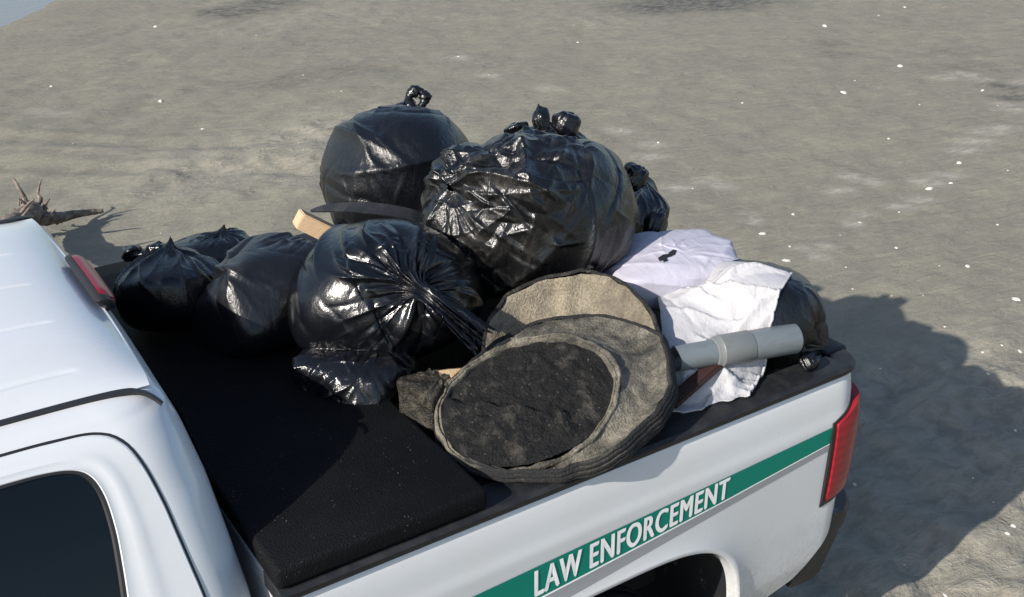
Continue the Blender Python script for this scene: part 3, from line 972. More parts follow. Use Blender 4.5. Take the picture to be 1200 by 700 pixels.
def push_out(P, c, k=1.0, margin=0.0):
    cc, r, R = c
    q = P - cc
    l = np.sqrt((q * q).sum(-1))
    idx = np.nonzero(l < R)
    if len(idx[0]) == 0: return
    qs = q[idx]; ls = np.maximum(l[idx], 1e-6)
    d = qs / ls[:, None]
    rr = r(d) + margin
    pen = rr - ls
    m_ = pen > 0
    if m_.any():
        ii = tuple(a[m_] for a in idx)
        P[ii] += d[m_] * (pen[m_] * k)[:, None]

def tent(s, w, soft=.12):
    """sharp fold profile with a slightly rounded tip"""
    return np.exp(-(np.sqrt(s * s + (soft * w) ** 2) - soft * w) / w)

def wrinkles(d, w, seed, size, pleats=46, pleat_amp=.012, pleat_reach=1.1, creases=90, crease_amp=.006, folds=7, fold_amp=.014, hoop=14, hoop_amp=.004, side=None):
    """height of the film over the stuffing for unit directions d; w is the knot's direction.
    Sharp-edged folds: pleats running to the knot, long tension folds, short random creases, hoop wrinkles."""
    rng = np.random.default_rng(seed + 1000)
    e1, e2, w = frame_of(w)
    cosk = np.clip(d @ w, -1, 1)
    phi = np.arccos(cosk)                       # 0 at the knot
    th = np.arctan2(d @ e2, d @ e1)
    h = np.zeros(phi.shape)
    sp = np.sin(np.maximum(phi, .04))
    # pleats: follow meridians, wander a little, fade out at their own reach
    th_i = np.sort(rng.uniform(-pi, pi, pleats)) 
    for i in range(pleats):
        reach = pleat_reach * rng.uniform(.35, 1.25)
        wid = (.10 + .16 * rng.random()) * (.35 + .65 * np.minimum(phi / .8, 1.0)) * .38
        dth = (th - th_i[i] - .25 * rng.standard_normal() * np.sin(phi * rng.uniform(1, 3)) + pi) % (2 * pi) - pi
        s = dth * sp
        g = 1 / (1 + np.exp((phi - reach) / .09))
        up = rng.uniform(.4, 1.0)
        a = pleat_amp * up * (.25 + .75 * np.minimum(phi / .35, 1)) * g
        skew = rng.uniform(-.6, .6)
        prof = tent(s, wid * np.where(s > 0, 1 + skew, 1 - skew), .10)
        h += a * prof if rng.random() < .62 else -a * .8 * prof
    def arc(c, t):
        n_ = np.cross(c, t)
        return d @ n_, np.arctan2(d @ t, d @ c)
    def rand_dir():
        v = rng.standard_normal(3)
        if side is not None: v = v + np.asarray(side) * 1.3
        return v / np.linalg.norm(v)
    # long tension folds
    for i in range(folds):
        c = rand_dir(); t = rng.standard_normal(3); t -= c * (t @ c); t /= np.linalg.norm(t)
        s, al = arc(c, t)
        s = s + .10 * np.sin(al * rng.uniform(1, 2.5) + rng.uniform(0, 6))
        L = rng.uniform(.45, .95); wd = rng.uniform(.05, .10)
        win = np.exp(-(np.abs(al) / L) ** 3) * (np.abs(s) < 1)
        sgn = 1 if rng.random() < .6 else -1
        skew = rng.uniform(-.7, .7)
        h += sgn * fold_amp * rng.uniform(.5, 1) * win * tent(s, wd * np.where(s > 0, 1 + skew, 1 - skew), .10)
    # short creases
    for i in range(creases):
        c = rand_dir(); t = rng.standard_normal(3) + 1.2 * (w - c * (w @ c)); t -= c * (t @ c); t /= np.linalg.norm(t)
        s, al = arc(c, t)
        L = rng.uniform(.07, .32); wd = rng.uniform(.018, .05)
        s = s + .03 * np.sin(al * rng.uniform(3, 8) + rng.uniform(0, 6))
        win = np.exp(-(np.abs(al) / L) ** 2.5) * (np.abs(s) < .6)
        sgn = 1 if rng.random() < .6 else -1
        skew = rng.uniform(-.7, .7)
        h += sgn * crease_amp * rng.uniform(.35, 1) * win * tent(s, wd * np.where(s > 0, 1 + skew, 1 - skew), .12)
    # slack hoop wrinkles (run round the bag)
    for i in range(hoop):
        p0 = rng.uniform(.5, 2.6); t0 = rng.uniform(-pi, pi); L = rng.uniform(.2, .7); wd = rng.uniform(.02, .05)
        dth = (th - t0 + pi) % (2 * pi) - pi
        s = phi - p0 - .12 * np.sin(dth * rng.uniform(1, 4) + rng.uniform(0, 6))
        h += hoop_amp * rng.uniform(-1, 1) * np.exp(-(np.abs(dth * sp) / L) ** 2.5) * tent(s, wd, .15)
    return h * (size / .25)

def make_bag(name, label, center, axes, knot, seed, mat_, yaw=0.0, tilt=0.0, floor=1.388, lump=.07, m=200, n=120, tail=.14, tail_dir=None, flare=.09, neck=.022, neck_lift=.04, slump=.0,
             group='black rubbish bags heaped on the truck bed', others=True, cat='rubbish bag', nl=16, p=9.0, wk=None, facet=.55, register=True):
    rng = np.random.default_rng(seed)
    c = content(center, axes, yaw, seed, lump, p, nl, tilt, facet)
    cc, rf, R = c
    e1, e2, w = frame_of(knot)
    size = float(np.mean(axes))
    th = np.linspace(0, 2 * pi, m, endpoint=False)
    phi = np.concatenate([np.linspace(pi - .03, .75, int(n * .62), endpoint=False), np.linspace(.75, .0, n - int(n * .62)) ** 1.0])   # far pole -> knot
    phi = np.maximum(phi, .035)
    ring = np.cos(th)[:, None] * e1 + np.sin(th)[:, None] * e2
    dirs = np.sin(phi)[:, None, None] * ring[None] + np.cos(phi)[:, None, None] * w
    r0 = rf(dirs)
    hgt = wrinkles(dirs, w, seed, size, **(wk or {}))
    # film is drawn up to the knot near phi = 0
    draw = neck_lift * np.exp(-(phi / .17) ** 1.3)[:, None]
    dimple = -.10 * size * np.exp(-(phi / .45) ** 2)[:, None]
    P = cc + dirs * (r0 + hgt + dimple)[..., None] + w * draw[..., None]
    if slump:
        zz = (P[..., 2] - floor) / (2 * axes[2])
        k = 1 + slump * np.clip(1 - zz * 1.6, 0, 1) ** 2
        P[..., :2] = cc[:2] + (P[..., :2] - cc[:2]) * k[..., None]
    if others:
        for o in CONTENTS:
            if np.linalg.norm(o[0] - cc) < o[2] + R: push_out(P, o, .9, .003)
    K = cc + w * (rf(w[None])[0] + neck_lift - .10 * size)
    # press softly on what it stands on
    soft = .012
    z = P[..., 2] - floor
    P[..., 2] = floor + np.where(z > soft, z, soft * np.exp(np.clip((z - soft) / soft, -6, 0)))
    root = tag(empty(name, (cc[0], cc[1], floor)), label, cat, group)
    # neck ring of fixed radius, pleated
    saw = sum(rng.uniform(.4, 1) * np.cos(k * th + rng.uniform(0, 6.3)) for k in (3, 5, 8, 13, 17)) / 3
    saw2 = sum(rng.uniform(.4, 1) * np.cos(k * th + rng.uniform(0, 6.3)) for k in (9, 14, 19, 25, 31)) / 3
    Fc = grid_faces(len(P), m, True)[:, ::-1].tolist() + [list(range(m))]
    mesh_obj('bag_skin', P.reshape(-1, 3), Fc, mat_, root)
    if tail > 0:
        td = unit(tail_dir) if tail_dir is not None else w
        nt = 26
        ctr = K - w * .03
        ft1, ft2, _ = frame_of(td)
        rt = np.cos(th)[:, None] * ft1 + np.sin(th)[:, None] * ft2 * .45
        T = []
        curl = rng.standard_normal(3) * .35
        for i in range(nt + 1):
            t_ = i / nt
            dd = unit(w * max(0, 1 - 2.2 * t_) + td * min(1, t_ * 2.2) + curl * t_)
            if i: ctr = ctr + dd * ((tail + .03) / nt)
            b_ = min(1, 2 * t_)
            mixr = ring * (1 - b_) + rt * b_
            pinch = neck * (1.5 * np.exp(-(t_ / .10) ** 2) + .75)
            rr = pinch + flare * t_ ** 1.1 * (.55 + .45 * saw) 
            rr = rr * (1 + .34 * saw2 * (1 - .4 * t_) + .10 * saw * np.sin(t_ * 9 + saw * 3))
            T.append(ctr + mixr * rr[:, None] + td * (.035 * t_ ** 2 * saw + .02 * t_ ** 2 * saw2)[:, None] + rng.standard_normal((m, 3)) * .0012 * t_)
        T = np.array(T)
        np.maximum(T[..., 2], floor + .004, out=T[..., 2])
        mesh_obj('gathered_neck', T.reshape(-1, 3), grid_faces(len(T), m, True)[:, ::-1], mat_, root)
    if register: CONTENTS.append(c)
    return root, K, w

def knob(name, pos, r, axis_, seed, m, parent, squash=1.0, stalk=.05):
    """tight knot: a pleated ball on a short twisted stalk"""
    rng = np.random.default_rng(seed)
    e1, e2, w = frame_of(axis_)
    th = np.linspace(0, 2 * pi, 64, endpoint=False)
    ph = np.linspace(.02, pi - .02, 40)
    rows = []
    saw = sum(rng.uniform(.4, 1) * np.cos(k * th + rng.uniform(0, 6.3)) for k in (5, 8, 11, 14)) / 4
    for a in ph:
        rr = r * (1 + .13 * saw * (sin(a) ** .6) + .10 * vnoise2(np.cos(th) * 2 + 5, np.full(64, a * 2.2), seed) + .07 * np.cos(2 * a * 2 + th))
        rows.append(np.asarray(pos) + (sin(a) * rr)[:, None] * (np.cos(th)[:, None] * e1 + np.sin(th)[:, None] * e2) + (cos(a) * rr * squash)[:, None] * w)
    for s in np.linspace(.2, 1, 7):
        rr = r * (.35 + .35 * s ** 2) * (1 + .25 * saw)
        rows.append(np.asarray(pos) - w * (r * squash * .95 + stalk * s) + rr[:, None] * (np.cos(th + s)[:, None] * e1 + np.sin(th + s)[:, None] * e2))
    return mesh_obj(name, np.concatenate(rows), grid_faces(len(rows), 64, True), m, parent)

COVER = 1.3905
STACK = 1.4525
def at_img(px, py, depth): return CAM + img_ray(px, py) * depth
# far bags first, so that nearer ones press against them
b_left_top, K, w = make_bag('rubbish_bag', 'upright smooth black bag with a looped knot, at the back left of the heap', (-.735, 1.68, 1.640), (.310, .300, .295), cam_vec(.16, .95, .10), 3, M['film_worn'], tilt=.25, facet=.36,
         floor=COVER, lump=.08, p=6.0, tail=0, m=260, n=160, slump=.10, neck_lift=.02,
         wk=dict(pleats=34, pleat_amp=.007, pleat_reach=.6, creases=110, crease_amp=.0045, folds=12, fold_amp=.017, hoop=26, hoop_amp=.006))
ear = smooth_path([K + w * -.03, K + w * .02 + CR * -.024, K + w * .048 + CR * -.020, K + w * .060 + CR * .006, K + w * .046 + CR * .030, K + w * .02 + CR * .036, K - w * .03 + CR * .012], 8)
V, Fc = tube(ear, .020 + .006 * np.sin(np.linspace(0, 19, len(ear))), 14, True, .10, np.random.default_rng(2))
mesh_obj('knot_loop', V, Fc, M['film'], b_left_top)
knob('knot', K + CR * -.045 - w * .012, .028, cam_vec(-.5, .8, 0), 5, M['film'], b_left_top, .9, .02)

b_back, K, w = make_bag('rubbish_bag', 'black bag with a cluster of three knobbly knots, behind the biggest bag', (-.30, 1.40, 1.60), (.29, .29, .225), cam_vec(.1, 1, .1), 8, M['film'],
         floor=COVER, lump=.08, tail=0, m=200, n=120, wk=dict(creases=80, crease_amp=.006))
knob('knot', at_img(663, 147, 4.22), .056, cam_vec(.45, .85, 0), 11, M['film'], b_back, .95, .05)
knob('knot', at_img(635, 142, 4.24), .034, cam_vec(-.15, 1, 0), 12, M['film'], b_back, 1.7, .05)
knob('knot', at_img(606, 152, 4.26), .050, cam_vec(-.2, .9, 0), 13, M['film'], b_back, .55, .04)
b_side, K, w = make_bag('rubbish_bag', 'black bag with one round knot sticking out, at the back right of the heap', (-.165, 1.10, 1.545), (.185, .19, .158), cam_vec(.6, .8, -.1), 9, M['film'],
         floor=COVER, lump=.08, tail=0, m=200, n=120, wk=dict(creases=80, crease_amp=.006, pleat_amp=.012))
knob('knot', at_img(743, 207, 3.80), .045, cam_vec(.75, .65, -.1), 14, M['film'], b_side, 1.0, .05)
knob('knot', at_img(767, 264, 3.82), .036, cam_vec(.35, .9, 0), 15, M['film'], b_side, 1.7, .04)

make_bag('rubbish_bag', 'biggest black bag, dusty and crumpled, on top in the middle of the heap', (-.672, .885, 1.735), (.378, .295, .260), cam_vec(-.78, .22, -.58), 21, M['film_dusty'], yaw=-.45,
         floor=COVER, lump=.10, tail=0, m=380, n=220, neck_lift=.0, slump=.05,
         wk=dict(pleats=50, pleat_amp=.012, pleat_reach=1.2, creases=170, crease_amp=.008, folds=12, fold_amp=.020, hoop=34, hoop_amp=.009, side=cam_vec(-.5, .5, -.7)))

b_small, K, w = make_bag('rubbish_bag', 'small black bag with upright gathered neck, beside the cab at the left', (-1.745, 1.35, 1.565), (.172, .165, .120), cam_vec(0, 1, .05), 31, M['film'],
         floor=STACK, lump=.04, tail=0, m=240, n=130, neck_lift=.05, slump=.1,
         wk=dict(pleats=64, pleat_amp=.018, pleat_reach=1.7, creases=20, crease_amp=.005, folds=3, fold_amp=.01, hoop=4))
for dpx, dpy, rr, sd in ((155, 297, .034, 71), (186, 294, .036, 72), (171, 300, .030, 73)):
    knob('gathered_neck', at_img(dpx, dpy, 3.62), rr, cam_vec((dpx - 178) * .02, 1, 0), sd, M['film'], b_small, .8, .05)
make_bag('rubbish_bag', 'tiny crumpled black bag peeping out behind the two left bags', (-1.52, 1.60, 1.53), (.15, .14, .085), cam_vec(.3, .9, 0), 33, M['film'],
         floor=STACK, lump=.10, tail=0, m=160, n=90, wk=dict(creases=90, crease_amp=.010))
make_bag('rubbish_bag', 'matte dark bag with a flat taut front, second bag from the cab', (-1.515, 1.12, 1.565), (.225, .185, .165), cam_vec(.5, .8, .5), 35, M['film_matte'], yaw=.3, facet=.95,
         floor=STACK, lump=.16, nl=9, p=14, tail=0, m=240, n=130, slump=.05,
         wk=dict(pleats=36, pleat_amp=.012, pleat_reach=.9, creases=26, crease_amp=.006, folds=9, fold_amp=.028, hoop=10, hoop_amp=.008))
make_bag('rubbish_bag', 'flattened crumpled black bag under the shiny front bag', (-1.385, .70, 1.478), (.20, .17, .085), cam_vec(-.75, -.55, -.3), 37, M['film'], yaw=.4, facet=.9,
         floor=1.392, lump=.16, tail=.05, tail_dir=cam_vec(-.8, -.5, -.2), flare=.05, m=260, n=140, slump=.0,
         wk=dict(pleats=40, pleat_amp=.018, pleat_reach=1.3, creases=150, crease_amp=.014, folds=8, fold_amp=.03, hoop=24, hoop_amp=.014))
make_bag('rubbish_bag', 'plump shiny black bag with pleats running to its knot, at the front of the heap', (-1.225, .855, 1.625), (.305, .245, .205), cam_vec(.44, .0, -.9), 41, M['film_smooth'], yaw=-.55,
         floor=STACK, lump=.11, slump=.08, tail=.23, tail_dir=cam_vec(.78, -.62, -.1), flare=.065, m=360, n=210,
         wk=dict(pleats=60, pleat_amp=.016, pleat_reach=.95, creases=70, crease_amp=.005, folds=11, fold_amp=.020))
b_corner, K, w = make_bag('rubbish_bag', 'smooth black bag under the white sheet, at the tailgate corner', (-.205, .285, 1.50), (.20, .21, .155), cam_vec(.75, -.45, -.3), 45, M['film_worn'], yaw=-.3,
         floor=COVER, lump=.10, p=7.0, tail=0, m=240, n=140, slump=.06,
         wk=dict(pleats=44, pleat_amp=.014, pleat_reach=.9, creases=70, crease_amp=.006, folds=10, fold_amp=.020))
knob('knot', at_img(948, 424, 3.40), .030, cam_vec(.4, -.8, -.2), 46, M['film'], b_corner, 1.0, .04)

def make_sheet(name, label, corners, n, m, solids, mat_, floor, iters=160, seed=0, slackness=1.03, cat='sheet', group=None, bend=.12, thick=.0035, pins=(), drop=.0022, off=.006, init=None):
    """cloth: four corners (world), let fall over solids"""
    rng = np.random.default_rng(seed)
    u = np.linspace(0, 1, n)[:, None, None]; v = np.linspace(0, 1, m)[None, :, None]
    a, b, c, d = [np.asarray(q, float) for q in corners]
    P = (a * (1 - v) + b * v) * (1 - u) + (d * (1 - v) + c * v) * u
    if init is not None:
        floor_z = np.array([[init(P[i, j, 0], P[i, j, 1]) for j in range(m)] for i in range(n)])
        Z = floor_z.copy()
        for _ in range(160):                       # taut span over the hollows
            Z[1:-1, 1:-1] = .25 * (Z[2:, 1:-1] + Z[:-2, 1:-1] + Z[1:-1, 2:] + Z[1:-1, :-2])
            Z = np.maximum(Z, floor_z)
        uu_, vv_ = u[..., 0] + 0 * v[..., 0], v[..., 0] + 0 * u[..., 0]
        for k in range(34):                        # folds fanning from the right edge
            a_ = rng.uniform(-.8, .8); c_ = rng.uniform(-.1, 1.1); wd_ = rng.uniform(.012, .045); sk_ = rng.uniform(-.6, .6)
            sdist = uu_ - c_ - a_ * (1 - vv_) + .03 * np.sin(vv_ * rng.uniform(3, 9) + rng.uniform(0, 6))
            Z += rng.choice([1, 1, -.6]) * rng.uniform(.008, .024) * tent(sdist, wd_ * np.where(sdist > 0, 1 + sk_, 1 - sk_), .12) * np.exp(-((vv_ - rng.uniform(.1, .95)) / rng.uniform(.15, .45)) ** 2)
        Z = np.maximum(Z, floor_z)
        jag = .5 + .5 * vnoise2(vv_ * 9, uu_ * 2, 3)
        P[..., :2] += ((np.asarray(d) - np.asarray(a))[:2] * .05) * (jag * uu_ ** 6)[..., None]
        P[..., 2] = Z
    rest_c = np.linalg.norm(P[:, 1:] - P[:, :-1], axis=-1) * slackness
    rest_m = np.linalg.norm(P[1:] - P[:-1], axis=-1) * slackness
    P = P + rng.standard_normal(P.shape) * .0008
    if init is None: P[..., 2] += .02 * np.sin(u[..., 0] * 9 + v[..., 0] * 5)
    cons = grid_cons(n, m, False)
    pin0 = [(i, P[i].copy()) for i in pins]
    prev = P.copy()
    for it in range(iters):
        vel = (P - prev) * .90; prev = P.copy()
        P = P + vel
        P[..., 2] -= drop
        for _ in range(4):
            for typ, A, B, rs in cons:
                con(P, A, B, (rest_c if typ == 'c' else rest_m)[rs], .95, .5)
        L = P.copy()
        L[1:-1, 1:-1] = .25 * (P[2:, 1:-1] + P[:-2, 1:-1] + P[1:-1, 2:] + P[1:-1, :-2])
        L[0, 1:-1] = .5 * (P[0, 2:] + P[0, :-2]); L[-1, 1:-1] = .5 * (P[-1, 2:] + P[-1, :-2])
        L[1:-1, 0] = .5 * (P[2:, 0] + P[:-2, 0]); L[1:-1, -1] = .5 * (P[2:, -1] + P[:-2, -1])
        P += (L - P) * bend
        for s in solids: push_out(P, s, 1.0, off)
        np.maximum(P[..., 2], floor, out=P[..., 2])
        for i, q in pin0: P[i] = q
    # give it thickness
    nrm = np.cross(np.gradient(P, axis=0), np.gradient(P, axis=1)); nrm /= np.linalg.norm(nrm, axis=-1)[..., None] + 1e-9
    if nrm[..., 2].mean() < 0: nrm = -nrm; flip = True
    else: flip = False
    Q = P - nrm * thick
    V = np.concatenate([P.reshape(-1, 3), Q.reshape(-1, 3)])
    Fa = grid_faces(n, m); Fb = Fa[:, ::-1] + n * m
    if flip: Fa, Fb = Fa[:, ::-1], Fb[:, ::-1]
    rim = list(range(m)) + [i * m + m - 1 for i in range(1, n)] + [(n - 1) * m + j for j in range(m - 2, -1, -1)] + [i * m for i in range(n - 2, 0, -1)]
    Fr = [[rim[i], rim[(i + 1) % len(rim)], rim[(i + 1) % len(rim)] + n * m, rim[i] + n * m] for i in range(len(rim))]
    if not flip: Fr = [f[::-1] for f in Fr]
    ctr = P.reshape(-1, 3).mean(0)
    root = empty(name, (ctr[0], ctr[1], floor))
    tag(root, label, cat, group)
    mesh_obj('cloth', V, Fa.tolist() + Fb.tolist() + Fr, mat_, root)
    return root, P, nrm

from mathutils.bvhtree import BVHTree
bpy.context.view_layer.update()
def surface_of(objs):
    """one search tree over some finished meshes, in world space"""
    vs_, fs_ = [], []
    for o in objs:
        k = len(vs_); off = world_off(o)
        vs_ += [Vector(np.array(v.co) + off) for v in o.data.vertices]
        fs_ += [[k + i for i in p.vertices] for p in o.data.polygons]
    return BVHTree.FromPolygons(vs_, fs_)
# ---------------------------------------------------------------- white sheet, lilac sack
SACK_C = (on_z(783, 318, 1.56))
sack_solid = content(SACK_C, (.225, .165, .098), -.35, 77, .05, 8.0, 10, .05)
corner_solid = CONTENTS[-1]
corner_tree = surface_of([o for o in b_corner.children if o.name.startswith('bag_skin')])
sack_c2 = SACK_C - np.array([0, 0, .02])
def rest_z(x, y):
    hit = corner_tree.ray_cast(Vector((x, y, 2.5)), Vector((0, 0, -1)))[0]
    q = ((x + .44) / .32) ** 2 + ((y - .40) / .29) ** 2
    heap = COVER + .17 * math.sqrt(1 - q) if q < 1 else 0          # loose rubbish under the cloth
    return max(COVER + .006, heap, hit.z + .006 if hit is not None else 0)
sheet, SP, SN = make_sheet('white_sheet', 'creased white woven sheet draped over the black bag by the tailgate corner',
    [on_z(765, 332, 1.50), on_z(930, 314, 1.66), on_z(880, 426, 1.50), on_z(780, 474, 1.42)], 110, 130, [corner_solid], M['sack'], COVER + .004,
    iters=3, seed=4, slackness=1.02, bend=.02, cat='sheet', drop=.0012, init=rest_z)
# stitched hem along its right edge
hem = SP[:, -1] + SN[:, -1] * .003
V, Fc = tube(hem + (SP[:, -3] - SP[:, -1]) * .4, .0045, 8, True, 0, None, .6)
mesh_obj('hem', V, Fc, M['sack'], sheet)

sk, K, w = make_bag('cloth_sack', 'pale lilac stuffed cloth sack with a black print, lying on the white sheet', SACK_C, (.225, .165, .098), cam_vec(.95, -.1, .1), 77, M['sack_lilac'], yaw=-.35, tilt=.05,
    floor=1.44, lump=.10, nl=8, p=10, tail=.02, flare=.03, neck=.03, m=220, n=120, group=None, cat='sack', register=False, neck_lift=.03,
    wk=dict(pleats=26, pleat_amp=.014, pleat_reach=1.0, creases=46, crease_amp=.010, folds=11, fold_amp=.026, hoop=10, hoop_amp=.008))
skin = [o for o in sk.children if o.name.startswith('bag_skin')]
tree = surface_of(skin)
def on_skin(px, py, lift=.002):
    d = Vector(img_ray(px, py)).normalized()
    loc, nrm, i, dist = tree.ray_cast(Vector(CAM), d)
    if loc is None: return None
    if nrm.dot(d) > 0: nrm = -nrm
    return np.array(loc + nrm * lift)
for poly in ([(771, 303), (777, 299), (784, 298), (786, 301), (779, 304), (773, 307)], [(783, 297), (789, 293), (793, 294), (791, 299), (785, 302)], [(776, 305), (781, 303), (783, 306), (778, 308)]):
    pts = [on_skin(*q) for q in poly]
    if all(p is not None for p in pts):
        ctr = np.mean(pts, 0)
        mesh_obj('print', [ctr] + pts, [[0, i + 1, (i + 1) % len(pts) + 1] for i in range(len(pts))], M['print'], sk, False)

# ---------------------------------------------------------------- sand-caked tyre leaning over the near rail
def lathe_n(profile, c, e1, e2, n_, seg=96, shift=None, wob=None):
    th = np.linspace(0, 2 * pi, seg, endpoint=False)
    rows = []
    for i, (r, h) in enumerate(profile):
        rr = r * (1 + (wob(th, i) if wob else 0))
        ctr = c + n_ * h + (shift(r) if shift else 0)
        rows.append(ctr + (np.cos(th) * rr)[:, None] * e1 + (np.sin(th) * rr)[:, None] * e2)
    return np.array(rows)
def ring_frame(n_):
    e1 = unit(CR - n_ * (CR @ n_)); return e1, np.cross(n_, e1)
tn = unit((-.26, -.35, .90))
t1 = unit(np.array([1.0, 0, 0]) - tn * tn[0]) * 1.08; t2 = np.cross(tn, unit(t1)) * .82
tc = on_z(620, 470, 1.508)
TR = .258
on_ = unit((-.20, -.20, .96))
o1 = unit(np.array([1.0, 0, 0]) - on_ * on_[0]) * 1.01; o2 = np.cross(on_, unit(o1)) * .76
oc = on_z(655, 475, 1.447)
OR = .348
def twob(th, i): return .012 * np.sin(3 * th + 1) + .006 * np.sin(5 * th + 2.2) + .002 * np.sin(11 * th)
tyre = tag(empty('round_tub', (tc[0], tc[1], COVER)), 'battered sand-caked black round tub with a dark oval face, lying against the near bed rail', 'tub')
FL = COVER + .003
rngc = np.random.default_rng(91)
def put(rows, name, m_, parent, close=None, sharp=None):
    rows = np.array(rows); V = rows.reshape(-1, 3).copy()
    z = V[:, 2] - FL
    V[:, 2] = FL + np.where(z > .01, z, .01 * np.exp(np.clip((z - .01) / .03, -6, 0)))
    Fc = grid_faces(rows.shape[0], rows.shape[1], True).tolist()
    if close: Fc.append(list(range((rows.shape[0] - 1) * rows.shape[1], rows.shape[0] * rows.shape[1])))
    o = mesh_obj(name, V, Fc, m_, parent)
    if sharp: o.data.set_sharp_from_angle(angle=radians(sharp))
    return o
def rough_up(rows, n_, a1, a2, sd):
    rows = np.asarray(rows)
    return rows + n_ * (vnoise2(rows[..., 0] * 38 + rows[..., 2] * 17, rows[..., 1] * 38, sd) * a1 + vnoise2(rows[..., 0] * 95 + rows[..., 2] * 41, rows[..., 1] * 95, sd + 1) * a2)[..., None]
th = np.linspace(0, 2 * pi, 170, endpoint=False)
wobv = twob(th, 0)
ringA = tc - tn * .004 + (np.cos(th) * TR * .97 * (1 + wobv))[:, None] * t1 + (np.sin(th) * TR * .97 * (1 + wobv))[:, None] * t2
ringB = oc + (np.cos(th) * OR * (1 + .6 * wobv))[:, None] * o1 + (np.sin(th) * OR * (1 + .6 * wobv))[:, None] * o2
jag = .012 * vnoise2(np.cos(th) * 3 + 7, np.sin(th) * 3, 51) + .006 * vnoise2(np.cos(th) * 9, np.sin(th) * 9, 52)
ringB = ringB + ((ringB - oc) / np.linalg.norm(ringB - oc, axis=1)[:, None]) * jag[:, None]
ringM = oc + (ringB - oc) * .955 + on_ * .066                      # shoulder between the hollow and the wall
inward = oc - ringM; inward /= np.linalg.norm(inward, axis=1)[:, None]
rows = []
for k in np.linspace(0, 1, 26):
    gap = np.linalg.norm(ringM - ringA, axis=1)[:, None]
    rows.append(ringA * (1 - k) + ringM * k - on_ * (gap * .16 * sin(pi * k)))
slope = put(rough_up(rows, on_, .004, .0025, 21), 'sandy_hollow', M['tyre_sand'], tyre, None, 60)
rows = [ringM, ringM + on_ * .004 - inward * .006]
for k in np.linspace(0, 1, 40):
    gro = .0045 * (max(0, sin(k * 2 * pi * 4.5)) ** .5 if .06 < k < .97 else 0)
    rows.append(ringM * (1 - k) + ringB * k - inward * (.012 + .010 * sin(pi * k) - gro))
rows.append(ringB - on_ * .05 + (oc - ringB) * .08)
rows.append(ringB - on_ * .07 + (oc - ringB) * .4)
put(rough_up(rows, on_, .0015, .001, 23), 'ribbed_wall', M['tyre_tread'], tyre, True, 50)
side_p = [(TR * .97, -.004), (TR * .962, .004), (TR * .95, .007), (TR * .935, .006), (TR * .930, .001), (TR * .915, .001), (TR * .905, .004), (TR * .895, .002), (TR * .885, -.006), (TR * .88, -.02)]
rows = lathe_n(side_p, tc, t1, t2, tn, 170, None, twob)
rows = rows + (rows - tc) * (.020 * vnoise2(rows[..., 0] * 26, rows[..., 1] * 26, 61))[..., None]
put(rough_up(rows, tn, .006, .003, 3), 'sidewall', M['tyre_sand'], tyre, None, 60)
fill_p = [(TR * .90 * k, -.010 + .006 * (1 - k)) for k in np.linspace(1, .02, 44)]
rows = lathe_n(fill_p, tc, t1, t2, tn, 150)
rows = rough_up(rows, tn, .005, .0035, 7)
rows = rows + tn * (.010 * np.minimum(0, vnoise2(rows[..., 0] * 9 + 3, rows[..., 1] * 9, 17)))[..., None]
lx = (rows - tc) @ CR; lu = (rows - tc) @ CU
rows = rows + tn * (.020 * smoothstep(-.020, -.027, lu + .10 * lx + .006 * np.sin(lx * 60)) * smoothstep(.10, .06, lx + .6 * lu))[..., None]      # raised torn half, lower left
put(rows, 'dark_filling', M['fill_dark'], tyre, True)
def plane_pt(px, py, h):
    d = img_ray(px, py); p0 = tc + tn * h
    return CAM + d * (((p0 - CAM) @ tn) / (d @ tn))
# broken bowl-like shell behind the tyre
bn = cam_vec(-.12, .52, -.85)
b1, b2, _ = frame_of(bn)
bc = at_img(667, 402, 3.28)
shell = tag(empty('broken_shell', (bc[0], bc[1], COVER)), 'broken shell with a pale sandy inside and dark edge, wedged behind the round tub', 'shell piece')
def bwob(th, i): return .030 * np.sin(2 * th + .6) + .018 * np.sin(5 * th + 1.1) + .009 * np.sin(13 * th) + .010 * vnoise2(np.cos(th) * 9, np.sin(th) * 9, 31) - .09 * np.exp(-((th - 3.6) / .16) ** 2)
inn = [(.248, .0), (.238, -.006), (.225, -.030), (.19, -.055), (.15, -.072), (.10, -.084), (.05, -.09), (.003, -.092)]
rows = lathe_n(inn, bc, b1, b2, bn, 120, None, bwob)
rows = rows + bn * (vnoise2(rows[..., 0] * 22, rows[..., 1] * 22, 13) * .012 + vnoise2(rows[..., 0] * 70, rows[..., 2] * 70, 14) * .004)[..., None]
put(rows, 'sandy_inside', M['foam_sand'], shell, True)
outp = [(.248, .0), (.252, .004), (.259, .003), (.262, -.006), (.256, -.03), (.24, -.065), (.19, -.095), (.12, -.115), (.003, -.12)]
put(lathe_n(outp, bc, b1, b2, bn, 120, None, bwob), 'outer_wall', M['foam_dark'], shell, True)
